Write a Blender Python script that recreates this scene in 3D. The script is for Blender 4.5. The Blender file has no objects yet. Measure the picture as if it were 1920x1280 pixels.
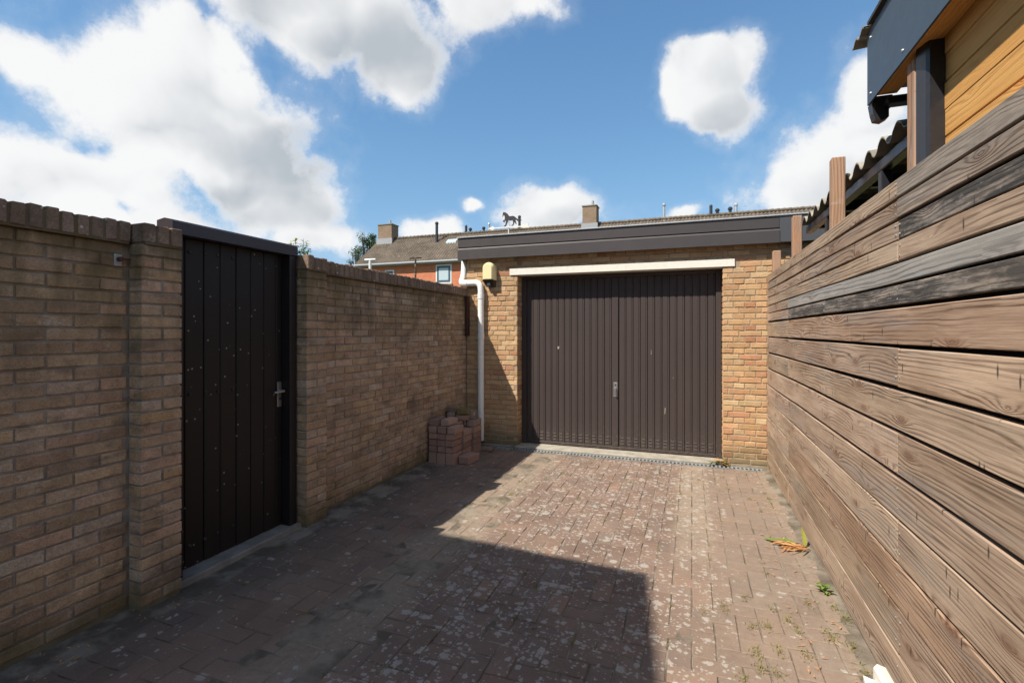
import bpy, math, random
from mathutils import Vector, Matrix
from mathutils.geometry import tessellate_polygon

R = random.Random(7)
SC = bpy.context.scene
COL = SC.collection
rad = math.radians

# ------------------------------------------------------------------ camera, sky, sun, exposure
CAM_H = 1.45
YAW = rad(19.93)
cam_data = bpy.data.cameras.new('camera')
cam_data.sensor_width = 36.0
cam_data.lens = 932.0 / 1920.0 * 36.0
cam_data.shift_y = -19.0 / 1920.0
cam_data.clip_start = 0.02
cam_data.clip_end = 2000.0
cam = bpy.data.objects.new('camera', cam_data)
cam.location = (0, 0, CAM_H)
cam.rotation_euler = (rad(90), 0, YAW)
COL.objects.link(cam)
SC.camera = cam

SUN_DIR = Vector((1.0, 1.40, -2.13)).normalized()        # the way the light travels
SUN_ELEV = math.asin(-SUN_DIR.z)
SUN_AZ = math.atan2(-SUN_DIR.x, -SUN_DIR.y)              # from +Y towards +X
sun_data = bpy.data.lights.new('sun', 'SUN')
sun_data.energy = 5.0
sun_data.angle = rad(0.53)
sun_data.color = (1.0, 0.93, 0.83)
sun = bpy.data.objects.new('sun', sun_data)
sun.rotation_euler = SUN_DIR.to_track_quat('-Z', 'Y').to_euler()
sun.location = (-10, -14, 21)
COL.objects.link(sun)

SKY_STRENGTH = 0.13
CLOUD_WHITE = 0.63
SC.view_settings.view_transform = 'Standard'
SC.view_settings.look = 'None'
SC.view_settings.exposure = 0.6
SC.view_settings.gamma = 1.0
SC.view_settings.use_curve_mapping = False
SC.cycles.max_bounces = 6
SC.cycles.diffuse_bounces = 3
SC.cycles.use_denoising = True
SC.cycles.use_adaptive_sampling = True
SC.cycles.adaptive_threshold = 0.02

F_ = Vector((-math.sin(YAW), math.cos(YAW), 0))
R_ = Vector((math.cos(YAW), math.sin(YAW), 0))
CAMP = Vector((0, 0, CAM_H))


def ray(px, py):
    """direction in the world of a point seen in the photograph (used to lay things out at measured distances)"""
    return F_ + R_ * ((px - 960) / 932.0) + Vector((0, 0, -(py - 621) / 932.0))


def at_y(px, py, y):
    d = ray(px, py)
    return CAMP + d * (y / d.y)


def at_z(px, py, z=0.0):
    d = ray(px, py)
    return CAMP + d * ((z - CAM_H) / d.z)


def screen(p):
    v = Vector(p) - CAMP
    d = v.dot(F_)
    if d < 0.05:
        return None
    return (960 + 932 * v.dot(R_) / d, 621 - 932 * v.z / d, d)


# ------------------------------------------------------------------ node helpers
class NT:
    def __init__(self, nt):
        self.nt = nt

    def n(self, t, **kw):
        nd = self.nt.nodes.new(t)
        for k, v in kw.items():
            setattr(nd, k, v)
        return nd

    def put(self, sock, v):
        if isinstance(v, bpy.types.NodeSocket):
            self.nt.links.new(v, sock)
        elif v is not None:
            if sock.type == 'RGBA' and isinstance(v, (tuple, list)) and len(v) == 3:
                v = (v[0], v[1], v[2], 1.0)
            sock.default_value = v

    def math(self, op, a, b=None, c=None, clamp=False):
        nd = self.n('ShaderNodeMath', operation=op, use_clamp=clamp)
        self.put(nd.inputs[0], a)
        if b is not None:
            self.put(nd.inputs[1], b)
        if c is not None:
            self.put(nd.inputs[2], c)
        return nd.outputs[0]

    def vmath(self, op, a, b=None, scale=None):
        nd = self.n('ShaderNodeVectorMath', operation=op)
        self.put(nd.inputs[0], a)
        if b is not None:
            self.put(nd.inputs[1], b)
        if scale is not None:
            self.put(nd.inputs['Scale'], scale)
        return nd.outputs['Value'] if op in ('DOT_PRODUCT', 'LENGTH', 'DISTANCE') else nd.outputs[0]

    def mix(self, fac, a, b, blend='MIX'):
        nd = self.n('ShaderNodeMix', data_type='RGBA', blend_type=blend)
        nd.clamp_factor = True
        self.put(nd.inputs[0], fac)
        self.put(nd.inputs[6], a)
        self.put(nd.inputs[7], b)
        return nd.outputs[2]

    def fmix(self, fac, a, b):
        nd = self.n('ShaderNodeMix', data_type='FLOAT')
        self.put(nd.inputs[0], fac)
        self.put(nd.inputs[2], a)
        self.put(nd.inputs[3], b)
        return nd.outputs[0]

    def noise(self, vec, scale=5.0, detail=4.0, rough=0.55, dist=0.0):
        nd = self.n('ShaderNodeTexNoise')
        self.put(nd.inputs['Vector'], vec)
        nd.inputs['Scale'].default_value = scale
        nd.inputs['Detail'].default_value = detail
        nd.inputs['Roughness'].default_value = rough
        nd.inputs['Distortion'].default_value = dist
        return nd.outputs[0]

    def noisec(self, vec, scale=5.0, detail=3.0):
        nd = self.n('ShaderNodeTexNoise')
        self.put(nd.inputs['Vector'], vec)
        nd.inputs['Scale'].default_value = scale
        nd.inputs['Detail'].default_value = detail
        return nd.outputs[1]

    def voronoi(self, vec, scale=5.0, rnd=1.0, dim='3D'):
        nd = self.n('ShaderNodeTexVoronoi', voronoi_dimensions=dim)
        self.put(nd.inputs['Vector'], vec)
        nd.inputs['Scale'].default_value = scale
        nd.inputs['Randomness'].default_value = rnd
        return nd.outputs['Distance'], nd.outputs['Color']

    def step(self, v, lo, hi):
        nd = self.n('ShaderNodeMapRange', interpolation_type='SMOOTHSTEP')
        self.put(nd.inputs[0], v)
        nd.inputs[1].default_value = lo
        nd.inputs[2].default_value = hi
        nd.inputs[3].default_value = 0.0
        nd.inputs[4].default_value = 1.0
        return nd.outputs[0]

    def ramp(self, fac, stops, interp='LINEAR'):
        nd = self.n('ShaderNodeValToRGB')
        cr = nd.color_ramp
        cr.interpolation = interp
        while len(cr.elements) < len(stops):
            cr.elements.new(0.5)
        for e, (p, c) in zip(cr.elements, stops):
            e.position = p
            e.color = (c[0], c[1], c[2], 1.0)
        self.put(nd.inputs[0], fac)
        return nd.outputs[0]

    def mapping(self, vec, scale=(1, 1, 1), loc=(0, 0, 0)):
        nd = self.n('ShaderNodeMapping')
        self.put(nd.inputs[0], vec)
        nd.inputs['Location'].default_value = loc
        nd.inputs['Scale'].default_value = scale
        return nd.outputs[0]

    def sep(self, vec):
        nd = self.n('ShaderNodeSeparateXYZ')
        self.put(nd.inputs[0], vec)
        return nd.outputs

    def comb(self, x, y, z):
        nd = self.n('ShaderNodeCombineXYZ')
        self.put(nd.inputs[0], x)
        self.put(nd.inputs[1], y)
        self.put(nd.inputs[2], z)
        return nd.outputs[0]

    def pos(self):
        return self.n('ShaderNodeNewGeometry').outputs['Position']

    def obj(self):
        return self.n('ShaderNodeTexCoord').outputs['Object']

    def bump(self, height, strength=0.3, dist=0.01):
        nd = self.n('ShaderNodeBump')
        nd.inputs['Strength'].default_value = strength
        nd.inputs['Distance'].default_value = dist
        self.put(nd.inputs['Height'], height)
        return nd.outputs[0]


def new_mat(name):
    m = bpy.data.materials.new(name)
    m.use_nodes = True
    nt = m.node_tree
    b = nt.nodes['Principled BSDF']
    return m, NT(nt), b


def finish(t, b, col, rough=0.8, normal=None, spec=0.3, metal=0.0):
    t.put(b.inputs['Base Color'], col)
    t.put(b.inputs['Roughness'], rough)
    b.inputs['Specular IOR Level'].default_value = spec
    b.inputs['Metallic'].default_value = metal
    if normal is not None:
        t.put(b.inputs['Normal'], normal)


def piece_random(t):
    oi = t.n('ShaderNodeObjectInfo').outputs['Random']
    isl = t.n('ShaderNodeNewGeometry').outputs['Random Per Island']
    return t.math('FRACT', t.math('ADD', t.math('MULTIPLY', oi, 3.0), t.math('MULTIPLY', isl, 5.0)))


# ------------------------------------------------------------------ the sky
world = bpy.data.worlds.new('World')
SC.world = world
world.use_nodes = True
world.cycles.sampling_method = 'MANUAL'
world.cycles.sample_map_resolution = 256
wt = NT(world.node_tree)
for nd in list(world.node_tree.nodes):
    world.node_tree.nodes.remove(nd)
sky = wt.n('ShaderNodeTexSky', sky_type='NISHITA')
sky.sun_disc = False
sky.sun_elevation = SUN_ELEV
sky.sun_rotation = SUN_AZ
sky.altitude = 0.0
sky.air_density = 1.0
sky.dust_density = 0.2
sky.ozone_density = 1.6

CLOUDS = [  # where each cloud stands, as seen in the photograph, with half-sizes: (px, py, rx, ry, weight)
    (350, 225, 270, 165, 1.0), (500, 340, 165, 120, 1.0), (120, 330, 250, 105, .9), (15, 100, 130, 75, .75), (370, 85, 105, 90, .8),
    (570, 405, 100, 65, .9), (150, 410, 400, 75, .75), (640, 20, 290, 105, 1.0), (755, 105, 125, 105, 1.0), (940, -5, 135, 75, .8),
    (1335, 140, 125, 88, 1.5), (1370, 205, 85, 62, 1.1), (1580, 330, 190, 135, .95), (1640, 200, 75, 130, .75), (1490, 340, 85, 105, .8),
    (1030, 395, 140, 52, .95), (805, 434, 72, 30, .9), (881, 388, 27, 19, .8), (1285, 397, 45, 18, .75), (600, 450, 115, 48, .85),
    (1790, 40, 110, 120, .7),
]


def ellipse(t, vec, px, py, rx, ry):
    """distance from a cloud's middle in units of its half-sizes, measured on the sphere of directions"""
    d = ray(px, py)
    c = d.normalized()
    a = Vector((c.y, -c.x, 0)).normalized()
    up = a.cross(c)
    k = 1.0 / (932.0 * d.length ** 1.4)
    df = t.vmath('SUBTRACT', vec, tuple(c))
    qa = t.vmath('DOT_PRODUCT', df, tuple(a / (rx * k)))
    qb = t.vmath('DOT_PRODUCT', df, tuple(up / (ry * k)))
    return t.math('MULTIPLY_ADD', qa, qa, t.math('MULTIPLY', qb, qb))


def billow(t, vec, scale, detail):
    """rounded heaps with sharp creases between them"""
    nd = t.n('ShaderNodeTexNoise', noise_type='RIDGED_MULTIFRACTAL', normalize=False)
    t.put(nd.inputs['Vector'], vec)
    nd.inputs['Scale'].default_value = scale
    nd.inputs['Detail'].default_value = detail
    nd.inputs['Roughness'].default_value = 0.5
    nd.inputs['Lacunarity'].default_value = 2.1
    nd.inputs['Offset'].default_value = 0.9
    nd.inputs['Gain'].default_value = 1.2
    return nd.outputs[0]


wdir = wt.n('ShaderNodeTexCoord').outputs['Generated']
w1 = wt.vmath('SUBTRACT', wt.noisec(wdir, 5.0, 4.0), (0.5, 0.5, 0.5))
gd = wt.vmath('ADD', wdir, wt.vmath('SCALE', w1, scale=0.085))
cover = None
for px, py, rx, ry, wgt in CLOUDS:
    v = wt.math('MULTIPLY_ADD', wt.math('SQRT', ellipse(wt, gd, px, py, rx, ry)), -wgt, wgt)
    cover = v if cover is None else wt.math('SMOOTH_MAX', cover, v, 0.15)
# the same kind of cumulus everywhere else around the horizon
gs = wt.sep(wdir)
zz = wt.math('ADD', wt.math('MAXIMUM', gs[2], 0.0), 0.22)
flat = wt.comb(wt.math('DIVIDE', gs[0], zz), wt.math('DIVIDE', gs[1], zz), 0.0)
far = wt.math('MULTIPLY', wt.math('SUBTRACT', wt.noise(flat, 1.1, 3.0, 0.5), 0.53), 3.5)
away = wt.step(wt.vmath('DOT_PRODUCT', wdir, tuple(F_)), 0.62, 0.35)
cover = wt.math('MAXIMUM', cover, wt.math('ADD', far, wt.math('MULTIPLY', wt.math('SUBTRACT', away, 1.0), 4.0)))
bvec = wt.vmath('ADD', wdir, wt.vmath('SCALE', w1, scale=0.05))
b0 = billow(wt, bvec, 7.0, 5.0)
fine = wt.noise(wdir, 13.0, 8.0, 0.66)
c0 = wt.math('SUBTRACT', cover, wt.math('MULTIPLY', wt.math('SUBTRACT', b0, 0.72), 0.30))
c0 = wt.math('ADD', c0, wt.math('MULTIPLY', wt.math('SUBTRACT', fine, 0.5), 1.0))
alpha = wt.step(c0, -0.05, 0.36)
wisp = wt.math('MULTIPLY', wt.step(c0, -0.26, 0.14), 0.13)
alpha = wt.math('MAXIMUM', alpha, wisp)
thick = wt.step(c0, 0.05, 0.45)
b1 = billow(wt, wt.vmath('ADD', bvec, (-0.018, -0.008, 0.030)), 7.0, 2.0)
shade = wt.math('MULTIPLY', wt.math('SUBTRACT', b0, b1), 0.34)     # billows turned away from the sun
shade = wt.math('MULTIPLY_ADD', wt.math('SUBTRACT', wt.noise(wdir, 5.0, 4.0, 0.55), 0.46), 1.1, shade)
for px, py, rx, ry, wgt in ((565, 300, 130, 75, .62), (500, 395, 170, 40, .5), (755, 110, 150, 85, .45), (660, 40, 190, 70, .4), (420, 230, 200, 70, .22), (1375, 225, 90, 40, .3), (1600, 345, 130, 50, .3), (300, 340, 140, 35, .25), (1060, 408, 90, 22, .3)):
    q2 = ellipse(wt, gd, px, py, rx, ry)
    shade = wt.math('ADD', shade, wt.math('MULTIPLY', wt.math('SUBTRACT', 1.0, wt.step(q2, 0.0, 1.8)), wgt))
shade = wt.math('MULTIPLY', wt.step(shade, -0.10, 0.95), thick)
ccol = wt.mix(shade, (CLOUD_WHITE, CLOUD_WHITE, CLOUD_WHITE), (0.33, 0.36, 0.39))
skyc = wt.vmath('MULTIPLY', sky.outputs[0], (SKY_STRENGTH * 0.68, SKY_STRENGTH * 0.94, SKY_STRENGTH * 1.08))
sk3 = wt.sep(skyc)                                                # a clear, dry sky: the haze near the horizon stays moderate
soft = []
for ch, lim in zip(sk3, (0.40, 0.52, 0.72)):
    qn = wt.math('MULTIPLY', ch, 1.0 / lim)
    soft.append(wt.math('DIVIDE', ch, wt.math('SQRT', wt.math('MULTIPLY_ADD', qn, qn, 1.0))))
skyc = wt.comb(*soft)
final = wt.mix(wt.math('MULTIPLY', alpha, 0.98), skyc, ccol)
bg = wt.n('ShaderNodeBackground')
wt.put(bg.inputs[0], final)
bg.inputs[1].default_value = 1.0
wo = wt.n('ShaderNodeOutputWorld')
wt.nt.links.new(bg.outputs[0], wo.inputs[0])


# ------------------------------------------------------------------ mesh helpers
class MB:
    def __init__(self):
        self.v, self.f = [], []

    def add(self, vs, fs):
        o = len(self.v)
        self.v += [tuple(p) for p in vs]
        self.f += [tuple(i + o for i in q) for q in fs]
        return self

    def box(self, x0, x1, y0, y1, z0, z1):
        return self.add([(x0, y0, z0), (x1, y0, z0), (x1, y1, z0), (x0, y1, z0), (x0, y0, z1), (x1, y0, z1), (x1, y1, z1), (x0, y1, z1)],
                        [(0, 3, 2, 1), (4, 5, 6, 7), (0, 1, 5, 4), (1, 2, 6, 5), (2, 3, 7, 6), (3, 0, 4, 7)])

    def cbox(self, x0, x1, y0, y1, z0, z1, c=0.003, jit=0.0, rnd=R):
        """a box with chamfered edges and slightly uneven corners"""
        lo, hi = (x0, y0, z0), (x1, y1, z1)
        idx, vs = {}, []
        for sx in (0, 1):
            for sy in (0, 1):
                for sz in (0, 1):
                    s = (sx, sy, sz)
                    j = [rnd.uniform(-jit, jit) for _ in range(3)]
                    cc = c * rnd.uniform(0.7, 1.4)
                    for ax in range(3):
                        p = [(hi[k] if s[k] else lo[k]) + j[k] for k in range(3)]
                        for k in range(3):
                            if k != ax:
                                p[k] += cc if s[k] == 0 else -cc
                        idx[(s, ax)] = len(vs)
                        vs.append(tuple(p))
        fs = []
        for ax in range(3):
            o = [k for k in range(3) if k != ax]
            for s in (0, 1):
                q = []
                for a, b in ((0, 0), (1, 0), (1, 1), (0, 1)):
                    k = [0, 0, 0]
                    k[ax], k[o[0]], k[o[1]] = s, a, b
                    q.append(idx[(tuple(k), ax)])
                fs.append(q)
        for ax in range(3):
            o = [k for k in range(3) if k != ax]
            for a in (0, 1):
                for b in (0, 1):
                    k0, k1 = [0, 0, 0], [0, 0, 0]
                    k0[o[0]] = k1[o[0]] = a
                    k0[o[1]] = k1[o[1]] = b
                    k1[ax] = 1
                    k0, k1 = tuple(k0), tuple(k1)
                    fs.append([idx[(k0, o[0])], idx[(k1, o[0])], idx[(k1, o[1])], idx[(k0, o[1])]])
        for sx in (0, 1):
            for sy in (0, 1):
                for sz in (0, 1):
                    fs.append([idx[((sx, sy, sz), k)] for k in range(3)])
        ctr = Vector(((x0 + x1) / 2, (y0 + y1) / 2, (z0 + z1) / 2))
        out = []
        for q in fs:
            a, b, c_ = (Vector(vs[q[i]]) for i in range(3))
            nrm = (b - a).cross(c_ - a)
            mid = sum((Vector(vs[i]) for i in q), Vector()) / len(q)
            out.append(q if nrm.dot(mid - ctr) > 0 else q[::-1])
        return self.add(vs, out)

    def tube(self, pts, r, n=12, caps=True):
        pts = [Vector(p) for p in pts]
        rs = r if isinstance(r, (list, tuple)) else [r] * len(pts)
        rings, ref = [], None
        for i, p in enumerate(pts):
            t = (pts[min(i + 1, len(pts) - 1)] - pts[max(i - 1, 0)]).normalized()
            if ref is None:
                ref = Vector((1, 0, 0)) if abs(t.x) < 0.8 else Vector((0, 1, 0))
            a = (ref - t * ref.dot(t)).normalized()
            ref = a
            b = t.cross(a)
            rings.append([p + (a * math.cos(k * 2 * math.pi / n) + b * math.sin(k * 2 * math.pi / n)) * rs[i] for k in range(n)])
        vs = [q for ring in rings for q in ring]
        fs = []
        for i in range(len(rings) - 1):
            for k in range(n):
                fs.append((i * n + k, i * n + (k + 1) % n, (i + 1) * n + (k + 1) % n, (i + 1) * n + k))
        if caps:
            fs.append(tuple(range(n))[::-1])
            fs.append(tuple((len(rings) - 1) * n + k for k in range(n)))
        return self.add(vs, fs)

    def prism(self, poly, axis, a0, a1):
        """a polygon of (u, v) pushed along an axis: axis y -> (u, y, v), axis x -> (x, u, v), axis z -> (u, v, z)"""
        def P(u, v, w):
            return {'x': (w, u, v), 'y': (u, w, v), 'z': (u, v, w)}[axis]
        n = len(poly)
        vs = [P(u, v, a0) for u, v in poly] + [P(u, v, a1) for u, v in poly]
        tri = tessellate_polygon([[Vector((u, v, 0)) for u, v in poly]])
        fs = [tuple(q) for q in tri] + [tuple(i + n for i in q[::-1]) for q in tri]
        fs += [(i, (i + 1) % n, n + (i + 1) % n, n + i) for i in range(n)]
        return self.add(vs, fs)

    def mesh(self, name, m, smooth=False, fix=True):
        me = bpy.data.meshes.new(name)
        me.from_pydata(self.v, [], self.f)
        me.materials.append(m)
        if fix:
            import bmesh
            bm = bmesh.new()
            bm.from_mesh(me)
            bmesh.ops.recalc_face_normals(bm, faces=bm.faces)
            bm.to_mesh(me)
            bm.free()
        if smooth:
            me.polygons.foreach_set('use_smooth', [True] * len(me.polygons))
            me.set_sharp_from_angle(angle=rad(40))
        me.update()
        return me

    def build(self, name, m, parent=None, smooth=False, fix=True, **tags):
        return put(name, self.mesh(name, m, smooth, fix), parent, **tags)


def put(name, me, parent=None, loc=None, rot=None, **tags):
    o = bpy.data.objects.new(name, me)
    if loc is not None:
        o.location = loc
    if rot is not None:
        o.rotation_euler = rot
    COL.objects.link(o)
    o.parent = parent
    for k, v in tags.items():
        o[k] = v
    return o


def thing(name, label, category, loc=(0, 0, 0), group=None):
    o = bpy.data.objects.new(name, None)
    o.empty_display_size = 0.1
    COL.objects.link(o)
    o['label'] = label
    o['category'] = category
    if group:
        o['group'] = group
    return o


# ------------------------------------------------------------------ materials
def brick_material(name, cols, bumps=0.35, stain=None, speck=0.35, white=0.0, blotch=0.45, dark=(0.05, 0.04, 0.032), spots=0.0):
    m, t, b = new_mat(name)
    p = t.pos()
    rnd = piece_random(t)
    col = t.ramp(rnd, [((i + 0.5) / len(cols), c) for i, c in enumerate(cols)])
    lum = t.math('FRACT', t.math('MULTIPLY', rnd, 17.3))
    col = t.mix(1.0, col, t.ramp(lum, [(0, (.86, .86, .86)), (1, (1.14, 1.14, 1.14))]), 'MULTIPLY')
    n1 = t.noise(p, 11.0, 5.0, 0.68)
    col = t.mix(blotch, col, t.mix(1.0, col, t.ramp(n1, [(0.30, (.55, .53, .52)), (0.70, (1.32, 1.3, 1.28))]), 'MULTIPLY'))
    n3 = t.noise(p, 75.0, 4.0, 0.7)
    col = t.mix(0.75, col, t.mix(1.0, col, t.ramp(n3, [(0.32, (.78, .77, .76)), (0.68, (1.18, 1.18, 1.18))]), 'MULTIPLY'))
    n2 = t.noise(p, 260.0, 2.0, 0.7)
    col = t.mix(t.math('MULTIPLY', t.step(n2, 0.57, 0.66), speck * 2), col, dark)
    if white:
        nw = t.noise(p, 5.3, 5.0, 0.65)
        nb = t.noise(p, 70.0, 3.0, 0.6)
        pick = t.step(t.math('FRACT', t.math('MULTIPLY', rnd, 7.7)), 0.3, 0.8)
        wm = t.math('MULTIPLY', t.math('MULTIPLY', t.step(nw, 0.55, 0.72), pick), t.step(nb, 0.40, 0.58))
        col = t.mix(t.math('MULTIPLY', wm, white), col, (0.56, 0.50, 0.43))
    if spots:
        vd, vc = t.voronoi(p, 26.0)
        vs = t.sep(vc)
        rr_ = t.math('MULTIPLY_ADD', vs[1], 0.20, 0.06)
        dot = t.math('MULTIPLY', t.step(t.math('SUBTRACT', rr_, vd), -0.02, 0.05), t.step(vs[0], 0.76, 0.78))
        col = t.mix(t.math('MULTIPLY', dot, spots), col, (.50, .48, .44))
    if stain:
        col = stain(t, p, col)
    h = t.math('ADD', t.math('MULTIPLY', n3, 0.7), t.math('MULTIPLY', n2, 0.4))
    finish(t, b, col, 0.9, t.bump(h, bumps, 0.008), 0.2)
    return m


def wall_stain(t, p, col):
    s = t.sep(p)
    smear = t.math('MULTIPLY', t.step(t.noise(p, 17.0, 5.0, 0.7), 0.54, 0.66), 0.35)
    col = t.mix(smear, col, (0.30, 0.258, 0.215))
    n = t.noise(p, 3.5, 5.0, 0.6)
    n2 = t.noise(t.mapping(p, (14, 14, 3)), 1.0, 4.0, 0.6)
    # moss and soot washed down from the coping, damp green above the ground
    top = t.math('MULTIPLY', t.step(t.math('ADD', s[2], t.math('MULTIPLY', t.math('SUBTRACT', n2, 0.5), 1.1)), 1.05, 1.95), 0.8)
    col = t.mix(t.math('MULTIPLY', top, t.step(n, 0.33, 0.58)), col, (0.155, 0.112, 0.055))
    dark = t.step(t.noise(p, 1.6, 6.0, 0.62), 0.53, 0.72)
    col = t.mix(t.math('MULTIPLY', dark, 0.72), col, (0.105, 0.08, 0.06))
    grime = t.math('MULTIPLY', t.step(t.noise(t.mapping(p, (5, 5, 13)), 1.0, 6.0, 0.7), 0.52, 0.66), 0.55)
    col = t.mix(grime, col, (0.15, 0.108, 0.075))
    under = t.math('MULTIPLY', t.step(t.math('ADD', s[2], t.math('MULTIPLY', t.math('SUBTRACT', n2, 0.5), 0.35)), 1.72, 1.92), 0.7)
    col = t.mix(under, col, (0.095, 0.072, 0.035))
    low = t.math('SUBTRACT', 1.0, t.step(t.math('ADD', s[2], t.math('MULTIPLY', t.math('SUBTRACT', n, 0.5), 0.5)), 0.02, 0.2))
    col = t.mix(t.math('MULTIPLY', low, 0.7), col, (0.10, 0.085, 0.038))
    return col


def garage_stain(t, p, col):
    s = t.sep(p)
    n = t.noise(p, 4.5, 5.0, 0.6)
    low = t.math('SUBTRACT', 1.0, t.step(t.math('ADD', s[2], t.math('MULTIPLY', t.math('SUBTRACT', n, 0.5), 0.5)), 0.05, 0.28))
    return t.mix(t.math('MULTIPLY', low, 0.75), col, (0.13, 0.11, 0.06))


M = {}
M['wall_brick'] = brick_material('wall_brick', [(.42, .285, .175), (.50, .345, .215), (.35, .235, .152), (.50, .385, .28), (.45, .295, .16), (.47, .36, .265), (.51, .325, .215), (.39, .27, .178), (.47, .325, .20)],
                                 0.6, wall_stain, 0.4, 0.9, 0.6)
M['coping_brick'] = brick_material('coping_brick', [(.19, .13, .092), (.25, .175, .125), (.17, .122, .09), (.27, .19, .145)], 0.6, None, 0.5, 0.45, 0.7, spots=0.8)
M['garage_brick'] = brick_material('garage_brick', [(.46, .278, .142), (.48, .312, .165), (.44, .25, .13), (.49, .345, .198), (.46, .272, .148), (.50, .362, .205), (.41, .20, .112), (.47, .298, .152)],
                                   0.6, garage_stain, 0.22, 0.0, 0.3, (0.16, 0.09, 0.045))
M['stack_brick'] = brick_material('stack_brick', [(.27, .17, .135), (.37, .235, .18), (.23, .15, .125), (.41, .285, .225), (.29, .18, .145), (.35, .22, .165)], 0.3, None, 0.3, 0.4, 0.2)
M['mossy_brick'] = brick_material('mossy_brick', [(.20, .17, .085), (.16, .13, .06)], 0.6, None, 0.4, 0.3, 0.6)


def mortar_material(name, c0, c1, moss=0.0):
    m, t, b = new_mat(name)
    p = t.pos()
    n = t.noise(p, 9.0, 5.0, 0.6)
    f = t.noise(p, 180.0, 3.0, 0.7)
    col = t.mix(t.step(n, 0.3, 0.7), c0, c1)
    col = t.mix(t.math('MULTIPLY', t.step(f, 0.55, 0.75), 0.6), col, tuple(x * 0.5 for x in c0))
    if moss:
        col = wall_stain(t, p, col)
    finish(t, b, col, 0.95, t.bump(f, 0.5, 0.006), 0.15)
    return m


M['mortar'] = mortar_material('mortar', (.215, .185, .158), (.36, .315, .27), 1.0)
M['garage_mortar'] = mortar_material('garage_mortar', (.27, .21, .14), (.37, .305, .22))
M['concrete'] = mortar_material('concrete', (.27, .245, .20), (.38, .345, .285))
M['old_concrete'] = mortar_material('old_concrete', (.18, .165, .145), (.27, .25, .22))


def plain(name, col, rough=0.5, spec=0.4, metal=0.0, var=0.12, scale=6.0, bumpv=0.0, dirt=0.0):
    m, t, b = new_mat(name)
    p = t.pos()
    n = t.noise(p, scale, 5.0, 0.6)
    c = t.mix(n, tuple(x * (1 - var) for x in col), tuple(min(1, x * (1 + var)) for x in col))
    if dirt:
        d = t.step(t.noise(p, 23.0, 6.0, 0.7), 0.5, 0.75)
        c = t.mix(t.math('MULTIPLY', d, dirt), c, (0.16, 0.13, 0.10))
    r = t.math('ADD', t.math('MULTIPLY', t.noise(p, scale * 5, 4.0, 0.6), 0.25), rough - 0.125)
    nrm = t.bump(t.noise(p, 140.0, 3.0, 0.6), bumpv, 0.003) if bumpv else None
    finish(t, b, c, r, nrm, spec, metal)
    return m


M['fascia'] = plain('fascia', (.050, .043, .043), 0.5, 0.4, var=0.12, scale=2.0, bumpv=0.06)
M['fascia_dark'] = plain('fascia_dark', (.062, .064, .07), 0.5, 0.35)
M['alu'] = plain('alu', (.52, .54, .56), 0.4, 0.5, 0.6)
M['white_paint'] = plain('white_paint', (.68, .645, .575), 0.6, 0.3, var=0.05, dirt=0.25, bumpv=0.2)
M['white_pvc'] = plain('white_pvc', (.72, .715, .69), 0.4, 0.4, var=0.05, dirt=0.22)
M['cream'] = plain('cream', (.76, .64, .36), 0.35, 0.5, var=0.05, dirt=0.06)
M['black_plastic'] = plain('black_plastic', (.035, .03, .028), 0.45, 0.4)
M['anthracite'] = plain('anthracite', (.052, .068, .085), 0.42, 0.45, var=0.06, scale=3.0)
M['black_steel'] = plain('black_steel', (.022, .022, .026), 0.35, 0.5, dirt=0.08)
M['steel'] = plain('steel', (.42, .41, .40), 0.38, 0.5, 0.85, dirt=0.25)
M['galv'] = plain('galv', (.42, .44, .44), 0.5, 0.5, 0.55, dirt=0.3)
M['dark_void'] = plain('dark_void', (.02, .02, .02), 0.9, 0.1)
M['rust'] = plain('rust', (.10, .045, .03), 0.8, 0.2, dirt=0.3)
M['bitumen'] = plain('bitumen', (.05, .05, .052), 0.9, 0.2)
M['glass_curtain'] = plain('glass_curtain', (.42, .50, .52), 0.15, 0.6, var=0.1)
M['glass'] = plain('glass', (.05, .065, .075), 0.08, 0.7)
M['blue_frame'] = plain('blue_frame', (.06, .10, .14), 0.4, 0.4)
M['lead'] = plain('lead', (.30, .31, .32), 0.6, 0.3, dirt=0.15)
M['flue_black'] = plain('flue_black', (.028, .032, .038), 0.5, 0.4)
M['vane_black'] = plain('vane_black', (.035, .033, .035), 0.6, 0.3)
M['brown_wood'] = plain('brown_wood', (.055, .022, .016), 0.55, 0.35)

# gate boards: near-black brown paint, gritty, with pale droplets
m, t, b = new_mat('gate_paint')
p = t.pos()
n = t.noise(t.mapping(p, (30, 30, 2.5)), 1.0, 5.0, 0.6)
col = t.mix(n, (.010, .0075, .007), (.020, .015, .0135))
vd, vc = t.voronoi(p, 15.0)
vr = t.sep(vc)
dot = t.math('MULTIPLY', t.math('SUBTRACT', 1.0, t.step(vd, 0.06, 0.11)), t.step(vr[0], 0.55, 0.57))
col = t.mix(t.math('MULTIPLY', dot, 0.6), col, (.36, .34, .31))
finish(t, b, col, t.math('ADD', 0.42, t.math('MULTIPLY', n, 0.2)), t.bump(n, 0.12, 0.004), 0.28)
M['gate_paint'] = m
M['gate_frame'] = plain('gate_frame', (.017, .013, .0135), 0.4, 0.4, var=0.1)
M['gate_cap'] = plain('gate_cap', (.040, .030, .033), 0.42, 0.4, var=0.1)

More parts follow.
